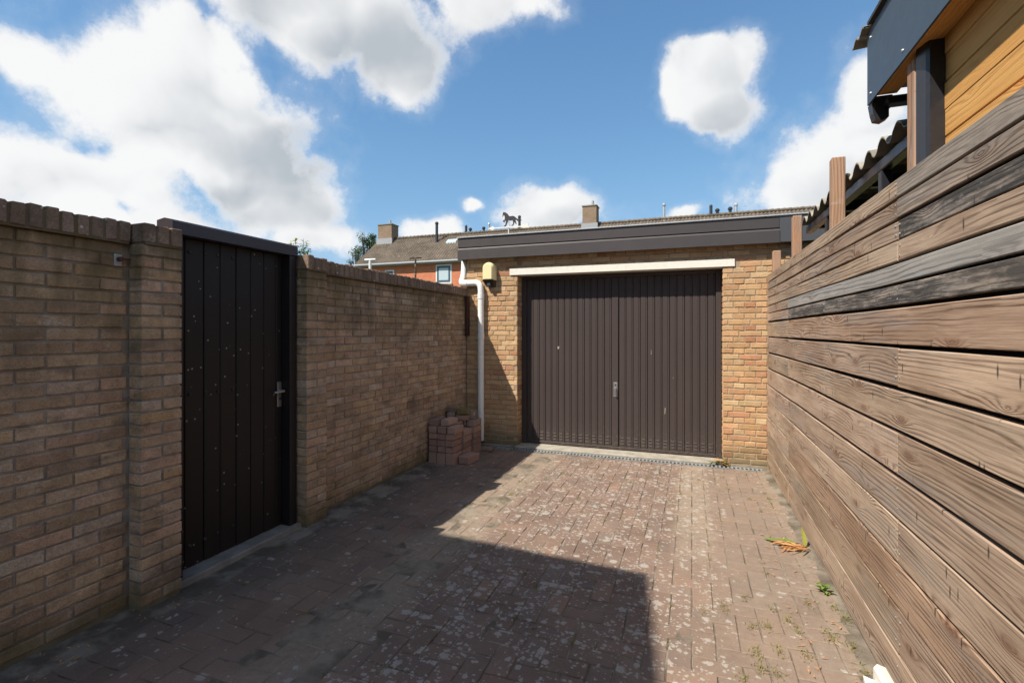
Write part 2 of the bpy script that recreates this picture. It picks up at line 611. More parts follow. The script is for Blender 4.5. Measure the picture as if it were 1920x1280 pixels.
# garage door: brown stove enamel, faded, a few scrapes
m, t, b = new_mat('door_paint')
p = t.pos()
n = t.noise(t.mapping(p, (3, 3, 1.2)), 1.0, 5.0, 0.6)
col = t.mix(n, (.045, .034, .0315), (.063, .048, .0445))
s = t.noise(t.mapping(p, (90, 90, 9)), 1.0, 4.0, 0.6)
col = t.mix(t.math('MULTIPLY', t.step(s, 0.66, 0.80), 0.35), col, (.20, .17, .155))
zz = t.sep(p)[2]
splash = t.math('MULTIPLY', t.math('SUBTRACT', 1.0, t.step(zz, 0.05, 0.42)), t.step(t.noise(p, 30.0, 5.0, 0.65), 0.45, 0.7))
col = t.mix(t.math('MULTIPLY', splash, 0.4), col, (.13, .105, .085))
finish(t, b, col, 0.5, t.bump(t.noise(p, 60.0, 3.0, 0.6), 0.05, 0.003), 0.25)
M['door_paint'] = m


def wood_material(name, light, mid, dark, rings=130.0, weather=True):
    """sawn softwood, the length along the object's own Y, width along Z; the object's colour tints it, its alpha blackens it"""
    m, t, b = new_mat(name)
    o = t.obj()
    oi = t.n('ShaderNodeObjectInfo')
    seed = t.math('MULTIPLY', oi.outputs['Random'], 61.0)
    s = t.sep(o)
    q = t.comb(t.math('ADD', s[0], seed), s[1], s[2])
    kq = t.comb(t.math('MULTIPLY_ADD', s[1], 2.3, seed), t.math('MULTIPLY_ADD', s[2], 7.0, seed), 0.0)
    kd, kc = t.voronoi(kq, 1.0, 0.9, '2D')
    knot = t.math('POWER', 2.718, t.math('MULTIPLY', kd, -7.0))
    wav = t.noise(t.mapping(q, (4, 0.55, 5)), 1.0, 3.0, 0.45)
    fine = t.noise(t.mapping(q, (40, 5.0, 60)), 1.0, 4.0, 0.6)
    phase = t.math('ADD', t.math('MULTIPLY', s[2], rings), t.math('MULTIPLY', wav, 9.0))
    phase = t.math('ADD', phase, t.math('ADD', t.math('MULTIPLY', t.math('MULTIPLY', knot, t.step(t.sep(kc)[0], 0.30, 0.5)), 10.0), t.math('MULTIPLY', s[0], 120.0)))
    wob = t.noise(t.mapping(q, (20, 1.6, 34)), 1.0, 3.0, 0.6)
    phase = t.math('ADD', phase, t.math('MULTIPLY', wob, 5.0))
    ring = t.math('ADD', t.math('MULTIPLY', t.math('SINE', t.math('MULTIPLY', phase, 2.6)), 0.5), 0.5)
    ring = t.math('MULTIPLY', t.math('POWER', ring, 2.2), t.step(t.noise(t.mapping(q, (5, 0.8, 14)), 1.0, 3.0, 0.6), 0.30, 0.62))
    fibre = t.noise(t.mapping(q, (300, 4.0, 330)), 1.0, 3.0, 0.6)
    big = t.noise(t.mapping(q, (3, 1.3, 6)), 1.0, 5.0, 0.6)
    col = t.mix(t.step(big, 0.3, 0.7), mid, light)
    col = t.mix(t.math('MULTIPLY', ring, 0.85 if weather else 0.4), col, dark)
    col = t.mix(t.math('MULTIPLY', t.step(fibre, 0.45, 0.75), 0.45), col, dark)
    core = t.math('SUBTRACT', 1.0, t.step(kd, 0.05, 0.13))
    pick = t.step(t.sep(kc)[0], 0.55, 0.6)
    halo = t.math('MULTIPLY', t.math('SUBTRACT', 1.0, t.step(kd, 0.06, 0.24)), pick)
    col = t.mix(t.math('MULTIPLY', halo, 0.35), col, (dark[0] * 2.1, dark[1] * 1.8, dark[2] * 1.6))
    col = t.mix(t.math('MULTIPLY', t.math('MULTIPLY', core, pick), 0.35), col, (dark[0] * 1.1, dark[1] * 0.9, dark[2] * 0.8))
    if weather:
        grey = t.step(t.noise(t.mapping(q, (5, 1.0, 9)), 1.0, 5.0, 0.65), 0.48, 0.72)
        col = t.mix(t.math('MULTIPLY', grey, 0.6), col, (.28, .255, .23))
        # nail and batten marks: short upright dark streaks
        sd, scol = t.voronoi(t.comb(t.math('MULTIPLY_ADD', s[1], 42.0, seed), t.math('MULTIPLY_ADD', s[2], 11.0, seed), 0.0), 1.0, 1.0, '2D')
        st = t.math('MULTIPLY', t.math('SUBTRACT', 1.0, t.step(sd, 0.08, 0.30)), t.step(t.sep(scol)[0], 0.955, 0.965))
        col = t.mix(t.math('MULTIPLY', st, 0.85), col, (.025, .022, .02))
        pale = t.noise(t.mapping(q, (4, 13, 2.0), (3, 3, 3)), 1.0, 4.0, 0.6)
        col = t.mix(t.math('MULTIPLY', t.step(pale, 0.64, 0.78), 0.35), col, (.50, .42, .34))
        ts = t.n('ShaderNodeSeparateColor')
        t.put(ts.inputs[0], oi.outputs['Color'])
        cool = t.math('MULTIPLY', t.math('SUBTRACT', ts.outputs[2], ts.outputs[0]), 5.0, None, True)
        col = t.mix(t.math('MULTIPLY', cool, 0.6), col, t.mix(ring, (.33, .325, .315), (.19, .185, .18)))
        col = t.mix(1.0, col, oi.outputs['Color'], 'MULTIPLY')
        blk = t.noise(t.mapping(q, (9, 3.0, 22)), 1.0, 6.0, 0.75)
        al = t.math('MULTIPLY', oi.outputs['Alpha'], t.step(blk, 0.34, 0.58))
        col = t.mix(al, col, (.040, .038, .036))
        flake = t.noise(t.mapping(q, (30, 14, 60)), 1.0, 4.0, 0.7)
        fl = t.math('MULTIPLY', t.math('MULTIPLY', t.step(flake, 0.60, 0.70), oi.outputs['Alpha']), 0.45)
        col = t.mix(fl, col, (.42, .39, .35))
    h = t.math('ADD', t.math('MULTIPLY', ring, -0.5), t.math('ADD', t.math('MULTIPLY', fibre, 0.5), t.math('MULTIPLY', fine, 0.3)))
    finish(t, b, col, 0.8, t.bump(h, 0.4, 0.004), 0.2)
    return m


M['fence_wood'] = wood_material('fence_wood', (.52, .39, .285), (.335, .235, .162), (.105, .060, .038))
M['post_wood'] = wood_material('post_wood', (.42, .265, .175), (.35, .205, .13), (.21, .115, .07), 60.0)
M['cladding_wood'] = wood_material('cladding_wood', (.70, .39, .13), (.62, .32, .095), (.44, .20, .055), 120.0, False)

# concrete block pavers: brown-red, sandy, lichen on the middle of the drive
m, t, b = new_mat('paver')
p = t.pos()
s = t.sep(p)
rnd = piece_random(t)
col = t.ramp(rnd, [(0.0, (.168, .116, .090)), (0.25, (.20, .138, .107)), (0.5, (.172, .124, .101)), (0.7, (.205, .138, .104)), (0.85, (.185, .14, .115)), (1.0, (.225, .148, .109))])
n0 = t.noise(p, 2.2, 5.0, 0.6)
col = t.mix(0.6, col, t.mix(1.0, col, t.ramp(n0, [(0.25, (.6, .6, .6)), (0.75, (1.35, 1.33, 1.3))]), 'MULTIPLY'))
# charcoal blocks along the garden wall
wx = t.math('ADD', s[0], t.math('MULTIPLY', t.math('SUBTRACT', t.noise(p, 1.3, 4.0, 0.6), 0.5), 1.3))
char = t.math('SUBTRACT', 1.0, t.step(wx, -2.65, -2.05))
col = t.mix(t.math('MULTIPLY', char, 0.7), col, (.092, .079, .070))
grit = t.noise(p, 420.0, 2.0, 0.7)
col = t.mix(0.7, col, t.mix(1.0, col, t.ramp(grit, [(0.3, (.5, .5, .5)), (0.7, (1.55, 1.53, 1.5))]), 'MULTIPLY'))
# dry sand swept over the blocks: two wheel tracks, the fence edge and loose patches
nm = t.noise(p, 3.2, 6.0, 0.62)
def band(x0, w, amp=0.35):
    d = t.math('ABSOLUTE', t.math('SUBTRACT', t.math('ADD', s[0], t.math('MULTIPLY', t.math('SUBTRACT', nm, 0.5), amp)), x0))
    return t.math('SUBTRACT', 1.0, t.step(d, w * 0.35, w))
sand = t.math('MAXIMUM', t.math('MULTIPLY', band(0.02, 0.22), t.step(s[1], 2.6, 4.0)), t.math('MULTIPLY', band(-1.63, 0.28), 0.85))
sand = t.math('MAXIMUM', sand, t.math('MULTIPLY', band(0.72, 0.22, 0.3), 0.85))
sand = t.math('MAXIMUM', sand, t.math('MULTIPLY', t.step(nm, 0.56, 0.74), 0.5))
sand = t.math('MAXIMUM', sand, t.math('MULTIPLY', t.step(s[0], -0.35, 0.35), 0.55))
sand = t.math('MULTIPLY', sand, t.ramp(t.noise(p, 26.0, 5.0, 0.65), [(0.3, (.35, .35, .35)), (0.62, (1, 1, 1))]))
col = t.mix(t.math('MULTIPLY', sand, 0.8), col, t.mix(grit, (.225, .178, .13), (.375, .305, .225)))
# lichen: round pale scabs of several sizes
reg = t.math('MULTIPLY', t.step(s[0], -1.75, -1.15), t.math('SUBTRACT', 1.0, t.step(s[0], -0.15, 0.45)))
reg = t.math('MAXIMUM', reg, 0.12)
reg = t.math('MULTIPLY', reg, t.step(t.noise(p, 2.7, 4.0, 0.6), 0.22, 0.50))
wob = t.vmath('ADD', p, t.vmath('SCALE', t.vmath('SUBTRACT', t.noisec(p, 45.0, 3.0), (.5, .5, .5)), scale=0.03))
cl = t.noise(p, 5.0, 4.0, 0.65)
reg2 = t.math('MULTIPLY', reg, t.step(cl, 0.30, 0.60))
lich = None
for sc_, big_ in ((17.0, 0.50), (31.0, 0.52), (55.0, 0.55)):
    d_, c_ = t.voronoi(wob, sc_, 1.0, '2D')
    cs = t.sep(c_)
    rad_ = t.math('MULTIPLY_ADD', t.math('MULTIPLY', cs[1], cs[1]), big_, 0.05)
    on = t.step(t.math('SUBTRACT', t.math('MULTIPLY', reg2, 0.55), cs[0]), -0.02, 0.02)
    l_ = t.math('MULTIPLY', t.step(t.math('SUBTRACT', rad_, d_), -0.09, 0.14), on)
    lich = l_ if lich is None else t.math('MAXIMUM', lich, l_)
lich = t.math('MULTIPLY', lich, t.ramp(t.noise(p, 150.0, 3.0, 0.6), [(0.3, (.35, .35, .35)), (0.55, (1, 1, 1))]))
col = t.mix(t.math('MULTIPLY', lich, 0.85), col, (.38, .345, .30))
h = t.math('ADD', t.math('MULTIPLY', grit, 0.6), t.math('ADD', t.math('MULTIPLY', lich, 0.4), t.math('MULTIPLY', t.noise(p, 35.0, 4.0, 0.6), 0.8)))
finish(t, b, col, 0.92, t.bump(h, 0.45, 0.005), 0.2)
M['paver'] = m

# sand in the joints and on the strips beside the walls
m, t, b = new_mat('joint_sand')
p = t.pos()
s = t.sep(p)
n = t.noise(p, 4.0, 6.0, 0.62)
gr = t.noise(p, 320.0, 3.0, 0.7)
col = t.mix(t.step(n, 0.35, 0.65), (.13, .105, .078), (.28, .235, .18))
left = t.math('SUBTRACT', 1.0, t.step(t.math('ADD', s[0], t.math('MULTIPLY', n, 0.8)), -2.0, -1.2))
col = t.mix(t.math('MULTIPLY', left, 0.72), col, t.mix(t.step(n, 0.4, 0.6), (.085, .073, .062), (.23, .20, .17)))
moss = t.step(t.noise(p, 9.0, 4.0, 0.6), 0.58, 0.70)
col = t.mix(t.math('MULTIPLY', moss, 0.55), col, (.085, .085, .03))
col = t.mix(t.math('MULTIPLY', t.step(gr, 0.55, 0.75), 0.5), col, (.12, .10, .08))
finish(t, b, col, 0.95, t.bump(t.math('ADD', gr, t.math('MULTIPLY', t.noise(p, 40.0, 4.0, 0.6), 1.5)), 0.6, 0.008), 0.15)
M['joint_sand'] = m

# far house
m, t, b = new_mat('orange_brick')
p = t.pos()
br = t.n('ShaderNodeTexBrick')
t.put(br.inputs['Vector'], t.comb(t.math('ADD', t.sep(p)[0], t.sep(p)[1]), t.sep(p)[2], 0.0))
br.inputs['Color1'].default_value = (.52, .155, .075, 1)
br.inputs['Color2'].default_value = (.60, .21, .105, 1)
br.inputs['Mortar'].default_value = (.38, .22, .15, 1)
br.inputs['Scale'].default_value = 1.0
br.inputs['Brick Width'].default_value = 0.22
br.inputs['Row Height'].default_value = 0.0625
br.inputs['Mortar Size'].default_value = 0.006
finish(t, b, t.mix(0.3, br.outputs[0], t.mix(1.0, br.outputs[0], t.ramp(t.noise(p, 1.5, 5.0), [(.3, (.7, .7, .7)), (.7, (1.2, 1.2, 1.2))]), 'MULTIPLY')), 0.9, None, 0.2)
M['orange_brick'] = m
m, t, b = new_mat('chimney_brick')
p = t.pos()
br = t.n('ShaderNodeTexBrick')
t.put(br.inputs['Vector'], t.comb(t.math('ADD', t.sep(p)[0], t.sep(p)[1]), t.sep(p)[2], 0.0))
br.inputs['Color1'].default_value = (.20, .125, .075, 1)
br.inputs['Color2'].default_value = (.29, .175, .115, 1)
br.inputs['Mortar'].default_value = (.23, .20, .17, 1)
br.inputs['Scale'].default_value = 1.0
br.inputs['Brick Width'].default_value = 0.22
br.inputs['Row Height'].default_value = 0.0625
br.inputs['Mortar Size'].default_value = 0.010
finish(t, b, t.mix(t.math('MULTIPLY', t.step(t.noise(p, 2.5, 5.0), .45, .7), 0.5), br.outputs[0], (.17, .14, .06)), 0.9, None, 0.2)
M['chimney_brick'] = m
m, t, b = new_mat('roof_tile')
p = t.pos()
n = t.noise(p, 1.1, 6.0, 0.6)
c = t.mix(t.step(n, .3, .7), (.10, .08, .062), (.17, .138, .105))
sp = t.noise(p, 5.0, 3.0, 0.7)
c = t.mix(t.math('MULTIPLY', t.step(sp, .52, .75), 0.6), c, (.30, .25, .18))
finish(t, b, c, 0.9, None, 0.2)
M['roof_tile'] = m
m, t, b = new_mat('fibre_cement')
p = t.pos()
n = t.noise(p, 6.0, 6.0, 0.65)
c = t.mix(t.step(n, .35, .65), (.19, .175, .14), (.38, .345, .275))
finish(t, b, c, 0.9, t.bump(t.noise(p, 90.0, 3.0), 0.2, 0.004), 0.2)
M['fibre_cement'] = m


def leaf_mat(name, c0, c1, sub=0.25):
    m, t, b = new_mat(name)
    p = t.pos()
    col = t.mix(t.noise(p, 22.0, 4.0, 0.6), c0, c1)
    col = t.mix(t.math('MULTIPLY', piece_random(t), 0.5), col, tuple(x * 1.5 for x in c1))
    finish(t, b, col, 0.6, None, 0.3)
    tr = t.n('ShaderNodeBsdfTranslucent')
    t.put(tr.inputs[0], col)
    mx = t.n('ShaderNodeMixShader')
    mx.inputs[0].default_value = sub
    t.nt.links.new(b.outputs[0], mx.inputs[1])
    t.nt.links.new(tr.outputs[0], mx.inputs[2])
    t.nt.links.new(mx.outputs[0], t.nt.nodes['Material Output'].inputs[0])
    return m


M['leaf_green'] = leaf_mat('leaf_green', (.07, .13, .02), (.16, .25, .04))
M['leaf_yellow'] = leaf_mat('leaf_yellow', (.22, .25, .04), (.38, .36, .08))
M['leaf_dead'] = leaf_mat('leaf_dead', (.28, .12, .045), (.48, .25, .10), 0.1)
M['leaf_tree'] = leaf_mat('leaf_tree', (.025, .055, .016), (.06, .10, .03))
M['weed'] = leaf_mat('weed', (.10, .115, .03), (.24, .20, .07))
M['bark'] = plain('bark', (.09, .07, .05), 0.9, 0.1, var=0.3, scale=20)
m, t, b = new_mat('garden_ground')
p = t.pos()
c = t.mix(t.step(t.noise(p, 0.6, 6.0, 0.65), .35, .65), (.05, .075, .022), (.10, .11, .05))
finish(t, b, c, 0.95, t.bump(t.noise(p, 30.0, 4.0), 0.5, 0.03), 0.1)
M['garden_ground'] = m

# ------------------------------------------------------------------ bricks as pieces
_cache = {}


def brick_mesh(l, h, d, mat_key, variant, jit, cham):
    """one brick seen from outside: length along X, height Z, its face at Y = 0 looking to -Y, no back"""
    key = (round(l, 3), round(h, 3), mat_key, variant)
    if key in _cache:
        return _cache[key]
    rnd = random.Random(hash((round(l * 1000), variant, 5)) & 0xffff)
    nl = 4 if l > 0.15 else 2
    base = []
    for i in range(nl):
        base.append((-l / 2 + l * i / nl, -h / 2))
    base.append((l / 2, -h / 2))
    for i in range(nl):
        base.append((l / 2 - l * i / nl, h / 2))
    base.append((-l / 2, h / 2))
    outer = [(x + rnd.uniform(-jit, jit) * 0.7, z + rnd.uniform(-jit, jit)) for x, z in base]
    face = rnd.uniform(-0.5, 0.5) * jit
    vs, fs = [], []
    n = len(base)
    for x, z in outer:
        vs.append((x, d, z))
    for x, z in outer:
        vs.append((x, cham * rnd.uniform(0.7, 1.6), z))
    for x, z in outer:
        k = cham * rnd.uniform(0.8, 1.5)
        ix = x + (k if x < -l / 2 + 0.02 else -k if x > l / 2 - 0.02 else 0)
        iz = z + (k if z < 0 else -k)
        vs.append((ix, face + rnd.uniform(-0.4, 0.4) * jit, iz))
    for r in (0, 1):
        for i in range(n):
            j = (i + 1) % n
            fs.append((r * n + i, r * n + j, (r + 1) * n + j, (r + 1) * n + i))
    for i in range(nl):                                   # the face as quads, bottom row to top row
        a, b_ = i, i + 1
        c_, d_ = n - 2 - i, n - 1 - i
        fs.append((2 * n + a, 2 * n + b_, 2 * n + c_, 2 * n + d_))
    mb = MB().add(vs, fs)
    me = mb.mesh('brick', M[mat_key])
    _cache[key] = me
    return me


def join_copies(items, name, m, parent, **tags):
    """items: (mesh, matrix) -> one mesh object"""
    mb = MB()
    for me, mx in items:
        mb.add([mx @ v.co for v in me.vertices], [tuple(p.vertices) for p in me.polygons])
    return mb.build(name, m, parent, fix=False, **tags)


def lay(items, name, parent, mat_key, limit=300):
    """items: (mesh, location, rotation). The ones that show largest become single objects, the rest one mass."""
    def size(it):
        s = screen(it[1])
        if s is None or not (-60 < s[0] < 1980 and -60 < s[1] < 1340):
            return -1.0 / (1 + (Vector(it[1]) - CAMP).length)
        return 1.0 / s[2] ** 2
    items = sorted(items, key=size, reverse=True)
    for me, loc, rot in items[:limit]:
        put(name, me, parent, loc, rot)
    rest = items[limit:]
    if rest:
        from mathutils import Euler
        join_copies([(me, Matrix.Translation(loc) @ Euler(rot).to_matrix().to_4x4()) for me, loc, rot in rest],
                    'distant_' + name + 's', M[mat_key], parent, kind='stuff')


COURSE = 0.0625
BH = 0.0525


def stretcher_run(a0, a1, z0, nrow, face_at, mat_key, jit, cham, rng, axis='y', rotz=0.0, headers=False, off=0.0, ztop=None, depth=0.05):
    """courses of bricks between a0 and a1 along an axis; face_at(a, z) gives the location of the brick's face centre"""
    out = []
    for r in range(nrow):
        z = z0 + r * COURSE + COURSE / 2
        if ztop is not None and z + COURSE / 2 > ztop + 0.02:
            break
        if headers and r % 2:
            step, start = 0.1095, off * 0.5
        else:
            step = 0.22
            start = (r % 2) * 0.11 if not headers else ((r // 2) % 2) * 0.11 + 0.055
        a = a0 - (step - start % step if start % step else 0.0)
        while a < a1 - 0.02:
            lo, hi = max(a, a0), min(a + step, a1)
            a += step
            l = hi - lo - 0.0105
            if l < 0.03:
                continue
            l = round(l / 0.005) * 0.005
            me = brick_mesh(l, BH + rng.choice((-0.002, 0, 0.001)), depth, mat_key, rng.randrange(7), jit, cham)
            loc = face_at((lo + hi) / 2 + rng.uniform(-.0015, .0015), z + rng.uniform(-.0015, .0015))
            loc = Vector(loc)
            push = rng.uniform(-.002, .002)
            if axis == 'y':
                loc.x += push
            else:
                loc.y += push
            out.append((me, loc, (rng.uniform(-.006, .006), rng.uniform(-.006, .006), rotz + rng.uniform(-.005, .005))))
    return out


# ------------------------------------------------------------------ ground and paving
GROUND = MB().add([(-600, -600, -0.05), (600, -600, -0.05), (600, 900, -0.05), (-600, 900, -0.05)], [(0, 1, 2, 3)]).build('ground', M['garden_ground'], kind='structure')

pav = thing('pavement', 'brown concrete block paving of the driveway in herringbone pattern', 'pavement')
pav['kind'] = 'structure'
del pav['category']
# bedding sheet (sand in the joints) with a slightly rolling surface
mb = MB()
NX, NY = 50, 90
for j in range(NY + 1):
    for i in range(NX + 1):
        x = -2.80 + 3.60 * i / NX
        y = -1.6 + 7.36 * j / NY
        e = 0.0
        if x < -2.58:
            e = 0.010
        if x > 0.66:
            e = 0.008
        mb.v.append((x, y, -0.0048 + e + 0.003 * math.sin(x * 13.1 + y * 4.7) * math.sin(y * 9.3 - x * 3.1) + R.uniform(-.0012, .0012)))
for j in range(NY):
    for i in range(NX):
        k = j * (NX + 1) + i
        mb.f.append((k, k + 1, k + NX + 2, k + NX + 1))
mb.build('joint_sand', M['joint_sand'], pav, smooth=True, fix=False)
MOD = 0.1045
items = []
rr = random.Random(21)
X0, Y0 = -2.6135, -1.5
ncol, nrw = 32, 69
for c in range(-1, ncol + 1):
    for r in range(-1, nrw + 1):
        k = (r - c) % 4
        if k == 0:      # along the drive: cells (c,r),(c,r+1)
            cells = [(c, r), (c, r + 1)]
        elif k == 3:    # across: cells (c,r),(c+1,r)
            cells = [(c, r), (c + 1, r)]
        else:
            continue
        ins = [q for q in cells if 0 <= q[0] < ncol and 0 <= q[1] < nrw]
        if not ins:
            continue
        cx = X0 + (sum(q[0] for q in ins) / len(ins) + 0.5) * MOD
        cy = Y0 + (sum(q[1] for q in ins) / len(ins) + 0.5) * MOD
        if cy > 5.70:
            continue
        ln = (0.2045 if len(ins) == 2 else 0.100) - rr.choice((0, 0.001, 0.002))
        me = brick_mesh(round(ln, 3), 0.1005, 0.03, 'paver', rr.randrange(10), 0.0011, 0.0035)
        vert = k == 0
        sag = -0.006 * math.exp(-((cx + 1.65) / 0.25) ** 2) 
        items.append((me, Vector((cx + rr.uniform(-.0012, .0012), cy + rr.uniform(-.0012, .0012), rr.uniform(-.0022, .0018) + sag * 0.7)),
                      (rad(-90) + rr.uniform(-.008, .008), rr.uniform(-.008, .008), (rad(90) if vert else 0) + rr.uniform(-.010, .010))))
lay(items, 'paver', pav, 'paver', 300)

# ------------------------------------------------------------------ garden walls on the left
WX, PX = -2.76, -2.66           # faces of the wall and of its piers
WTOP = 1.905


def coping(parent, y0, y1, x_front, rng, depth=0.22, ztop=2.01, name='coping_brick'):
    n = max(1, round((y1 - y0) / 0.0615))
    st = (y1 - y0) / n
    for i in range(n):
        mb = MB().cbox(x_front - depth, x_front + rng.uniform(-.004, .004), -st / 2 + 0.005, st / 2 - 0.005, WTOP + 0.004, ztop + rng.uniform(-.006, .005), 0.0055, 0.0018, rng)
        o = mb.build(name, M['coping_brick'], parent)
        o.location.y = y0 + (i + 0.5) * st
    mb = MB().box(x_front - depth + 0.01, x_front - 0.005, y0 + 0.014, y1 - 0.012, WTOP - 0.004, ztop - 0.009)
    mb.build('coping_mortar', M['mortar'], parent)


def pier(parent, y0, y1, rng):
    pr = MB().box(WX - 0.2, PX - 0.0065, y0 + 0.0065, y1 - 0.0065, -0.05, WTOP).build('pillar', M['mortar'], parent)
    w = y1 - y0
    for r in range(30):
        z = 0.028 + r * COURSE + COURSE / 2
        cuts = [(0, w)] if r % 2 else [(0, w * 0.5), (w * 0.5, w)]
        for a, b_ in cuts:
            l = round((b_ - a - 0.0105 + (0.0105 if len(cuts) == 1 else 0.005)) / 0.005) * 0.005
            cy = y0 + (a + b_) / 2
            if len(cuts) == 2:
                cy += (-0.0025 if a == 0 else 0.0025)
            me = brick_mesh(l, BH, 0.06, 'wall_brick', rng.randrange(7), 0.0014, 0.003)
            put('brick', me, pr, (PX + rng.uniform(-.002, .002), cy, z), (rng.uniform(-.006, .006), rng.uniform(-.006, .006), rad(90)))
        # the return face that looks back along the drive
        l2 = 0.09 if r % 2 else 0.095
        me = brick_mesh(l2, BH, 0.05, 'wall_brick', rng.randrange(7), 0.0014, 0.003)
        put('brick', me, pr, (WX + 0.002 + 0.048, y0 + 0.001 + rng.uniform(-.001, .001), z), (0, 0, 0))
    return pr


wall_a = thing('garden_wall', 'weathered brown brick wall before the dark gate, cut by the picture edge', 'wall', group='brick garden walls')
rng = random.Random(31)
MB().box(WX - 0.21, WX - 0.0065, -1.2, 1.97, -0.05, WTOP).build('mortar', M['mortar'], wall_a)
bricks = stretcher_run(0.52, 1.749, 0.028, 30, lambda a, z: (WX, a, z), 'wall_brick', 0.0015, 0.003, rng, 'y', rad(90))
lay(bricks, 'brick', wall_a, 'wall_brick', 300)
pier(wall_a, 1.752, 1.968, rng)
coping(wall_a, 0.52, 1.752, WX + 0.028, rng)
coping(wall_a, 1.753, 1.966, PX + 0.012, rng, 0.30)

wall_b = thing('garden_wall', 'weathered brown brick wall between the dark gate and the garage', 'wall', group='brick garden walls')
MB().box(WX - 0.21, WX - 0.0065, 2.925, 5.97, -0.05, WTOP).build('mortar', M['mortar'], wall_b)
bricks = stretcher_run(3.131, 5.872, 0.028, 30, lambda a, z: (WX, a, z), 'wall_brick', 0.0016, 0.003, rng, 'y', rad(90))
lay(bricks, 'brick', wall_b, 'wall_brick', 300)
pier(wall_b, 2.918, 3.130, rng)
coping(wall_b, 3.131, 5.872, WX + 0.028, rng)
coping(wall_b, 2.916, 3.130, PX + 0.012, rng, 0.30)

# small anchor plate with a rusted bolt beside the first pier
o = thing('anchor_plate', 'small grey anchor plate with a rusted bolt on the brick wall', 'bracket')
MB().cbox(WX - 0.002, WX + 0.006, 1.683, 1.718, 1.783, 1.845, 0.0015).build('plate', M['galv'], o)
MB().tube([(WX + 0.004, 1.702, 1.818), (WX + 0.030, 1.702, 1.818)], [0.012, 0.011], 10).build('bolt', M['rust'], o)
MB().tube([(WX + 0.018, 1.702, 1.820), (WX + 0.018, 1.749, 1.822)], 0.004, 8).build('rod', M['rust'], o)

# ------------------------------------------------------------------ the gate
gate = thing('garden_gate', 'black-brown wooden plank gate in the brick garden wall', 'gate')
GXF = -2.815
edges = [2.035, 2.098, 2.221, 2.334, 2.452, 2.565, 2.677, 2.785, 2.838]
for a, b_ in zip(edges[:-1], edges[1:]):
    pl = MB().cbox(GXF - 0.022, GXF + R.uniform(-.0008, .0008), a + 0.0022, b_ - 0.0022, 0.045, 2.001, 0.004).build('plank', M['gate_paint'], gate)
MB().box(GXF - 0.03, GXF - 0.014, 2.03, 2.84, 0.05, 2.02).build('backing', M['dark_void'], gate)
MB().cbox(-2.865, -2.741, 1.972, 2.035, 0.02, 2.0, 0.003).build('frame_post', M['gate_frame'], gate)
MB().cbox(-2.865, -2.741, 2.838, 2.902, 0.02, 2.0, 0.003).build('frame_post', M['gate_frame'], gate)
cap = MB().prism([(-2.862, 2.003), (-2.735, 2.003), (-2.735, 2.068), (-2.745, 2.080), (-2.80, 2.092), (-2.862, 2.082)], 'y', 1.9685, 2.909).build('top_beam', M['gate_cap'], gate)
MB().cbox(-2.93, -2.70, 1.968, 2.916, -0.03, 0.042, 0.006, 0.003).build('sill', M['old_concrete'], gate)
for zz in (1.925, 1.072, 0.18):
    for yy in (2.128, 2.228, 2.315, 2.425):
        MB().tube([(GXF - 0.002, yy, zz + R.uniform(-.006, .006)), (GXF + 0.004, yy, zz), (GXF + 0.007, yy, zz)], [0.012, 0.011, 0.006], 10).build('bolt', M['gate_frame'], gate, smooth=True)
hd = MB().cbox(GXF, GXF + 0.006, 2.792, 2.830, 0.905, 1.085, 0.002).build('handle_plate', M['steel'], gate)
MB().tube([(GXF + 0.004, 2.812, 1.022), (GXF + 0.045, 2.812, 1.022), (GXF + 0.052, 2.805, 1.021), (GXF + 0.052, 2.715, 1.018)], [.010, .010, .010, .008], 10).build('lever', M['steel'], hd, smooth=True)
MB().tube([(GXF + 0.003, 2.812, 0.965), (GXF + 0.012, 2.812, 0.965)], 0.010, 10).build('lock', M['black_plastic'], hd)

# ------------------------------------------------------------------ the garage
GY = 5.88
OL, OR = -2.061, 0.312            # door opening
gar = thing('garage', 'flat roofed yellow brick garage with a dark brown fascia', 'garage')
GX0, GX1 = -2.768, 1.36
rng = random.Random(77)
GROUT = GY + 0.006
w = MB()
w.box(GX0 + 0.006, OL - 0.006, GROUT, GY + 0.11, -0.05, 2.42)
w.box(OR + 0.006, GX1 - 0.006, GROUT, GY + 0.11, -0.05, 2.42)
w.box(OL - 0.006, OR + 0.006, GROUT, GY + 0.11, 2.20, 2.42)
w.box(OL - 0.11, OL - 0.006, GY + 0.11, GY + 0.26, -0.05, 2.42)
w.box(OR + 0.006, OR + 0.11, GY + 0.11, GY + 0.26, -0.05, 2.42)
w.build('front_mortar', M['garage_mortar'], gar)
w = MB()
w.box(GX0, GX0 + 0.1, GY + 0.11, 11.9, -0.05, 2.42)
w.box(GX1 - 0.1, GX1, GY + 0.11, 11.9, -0.05, 2.42)
w.box(GX0 + 0.1, GX1 - 0.1, 11.8, 11.9, -0.05, 2.42)
w.build('side_wall', M['chimney_brick'], gar)
bricks = []
face = lambda a, z: (a, GY, z)
Z0 = 0.018
bricks += stretcher_run(GX0, OL, Z0, 38, face, 'garage_brick', 0.0026, 0.004, rng, 'x', 0.0, True, 0.02, 2.40)
bricks += stretcher_run(OR, GX1, Z0, 38, face, 'garage_brick', 0.0026, 0.004, rng, 'x', 0.0, True, 0.0, 2.40)
top = stretcher_run(OL, OR, Z0, 38, face, 'garage_brick', 0.0026, 0.004, rng, 'x', 0.0, True, 0.03, 2.40)
bricks += [q for q in top if q[1].z > 2.235]
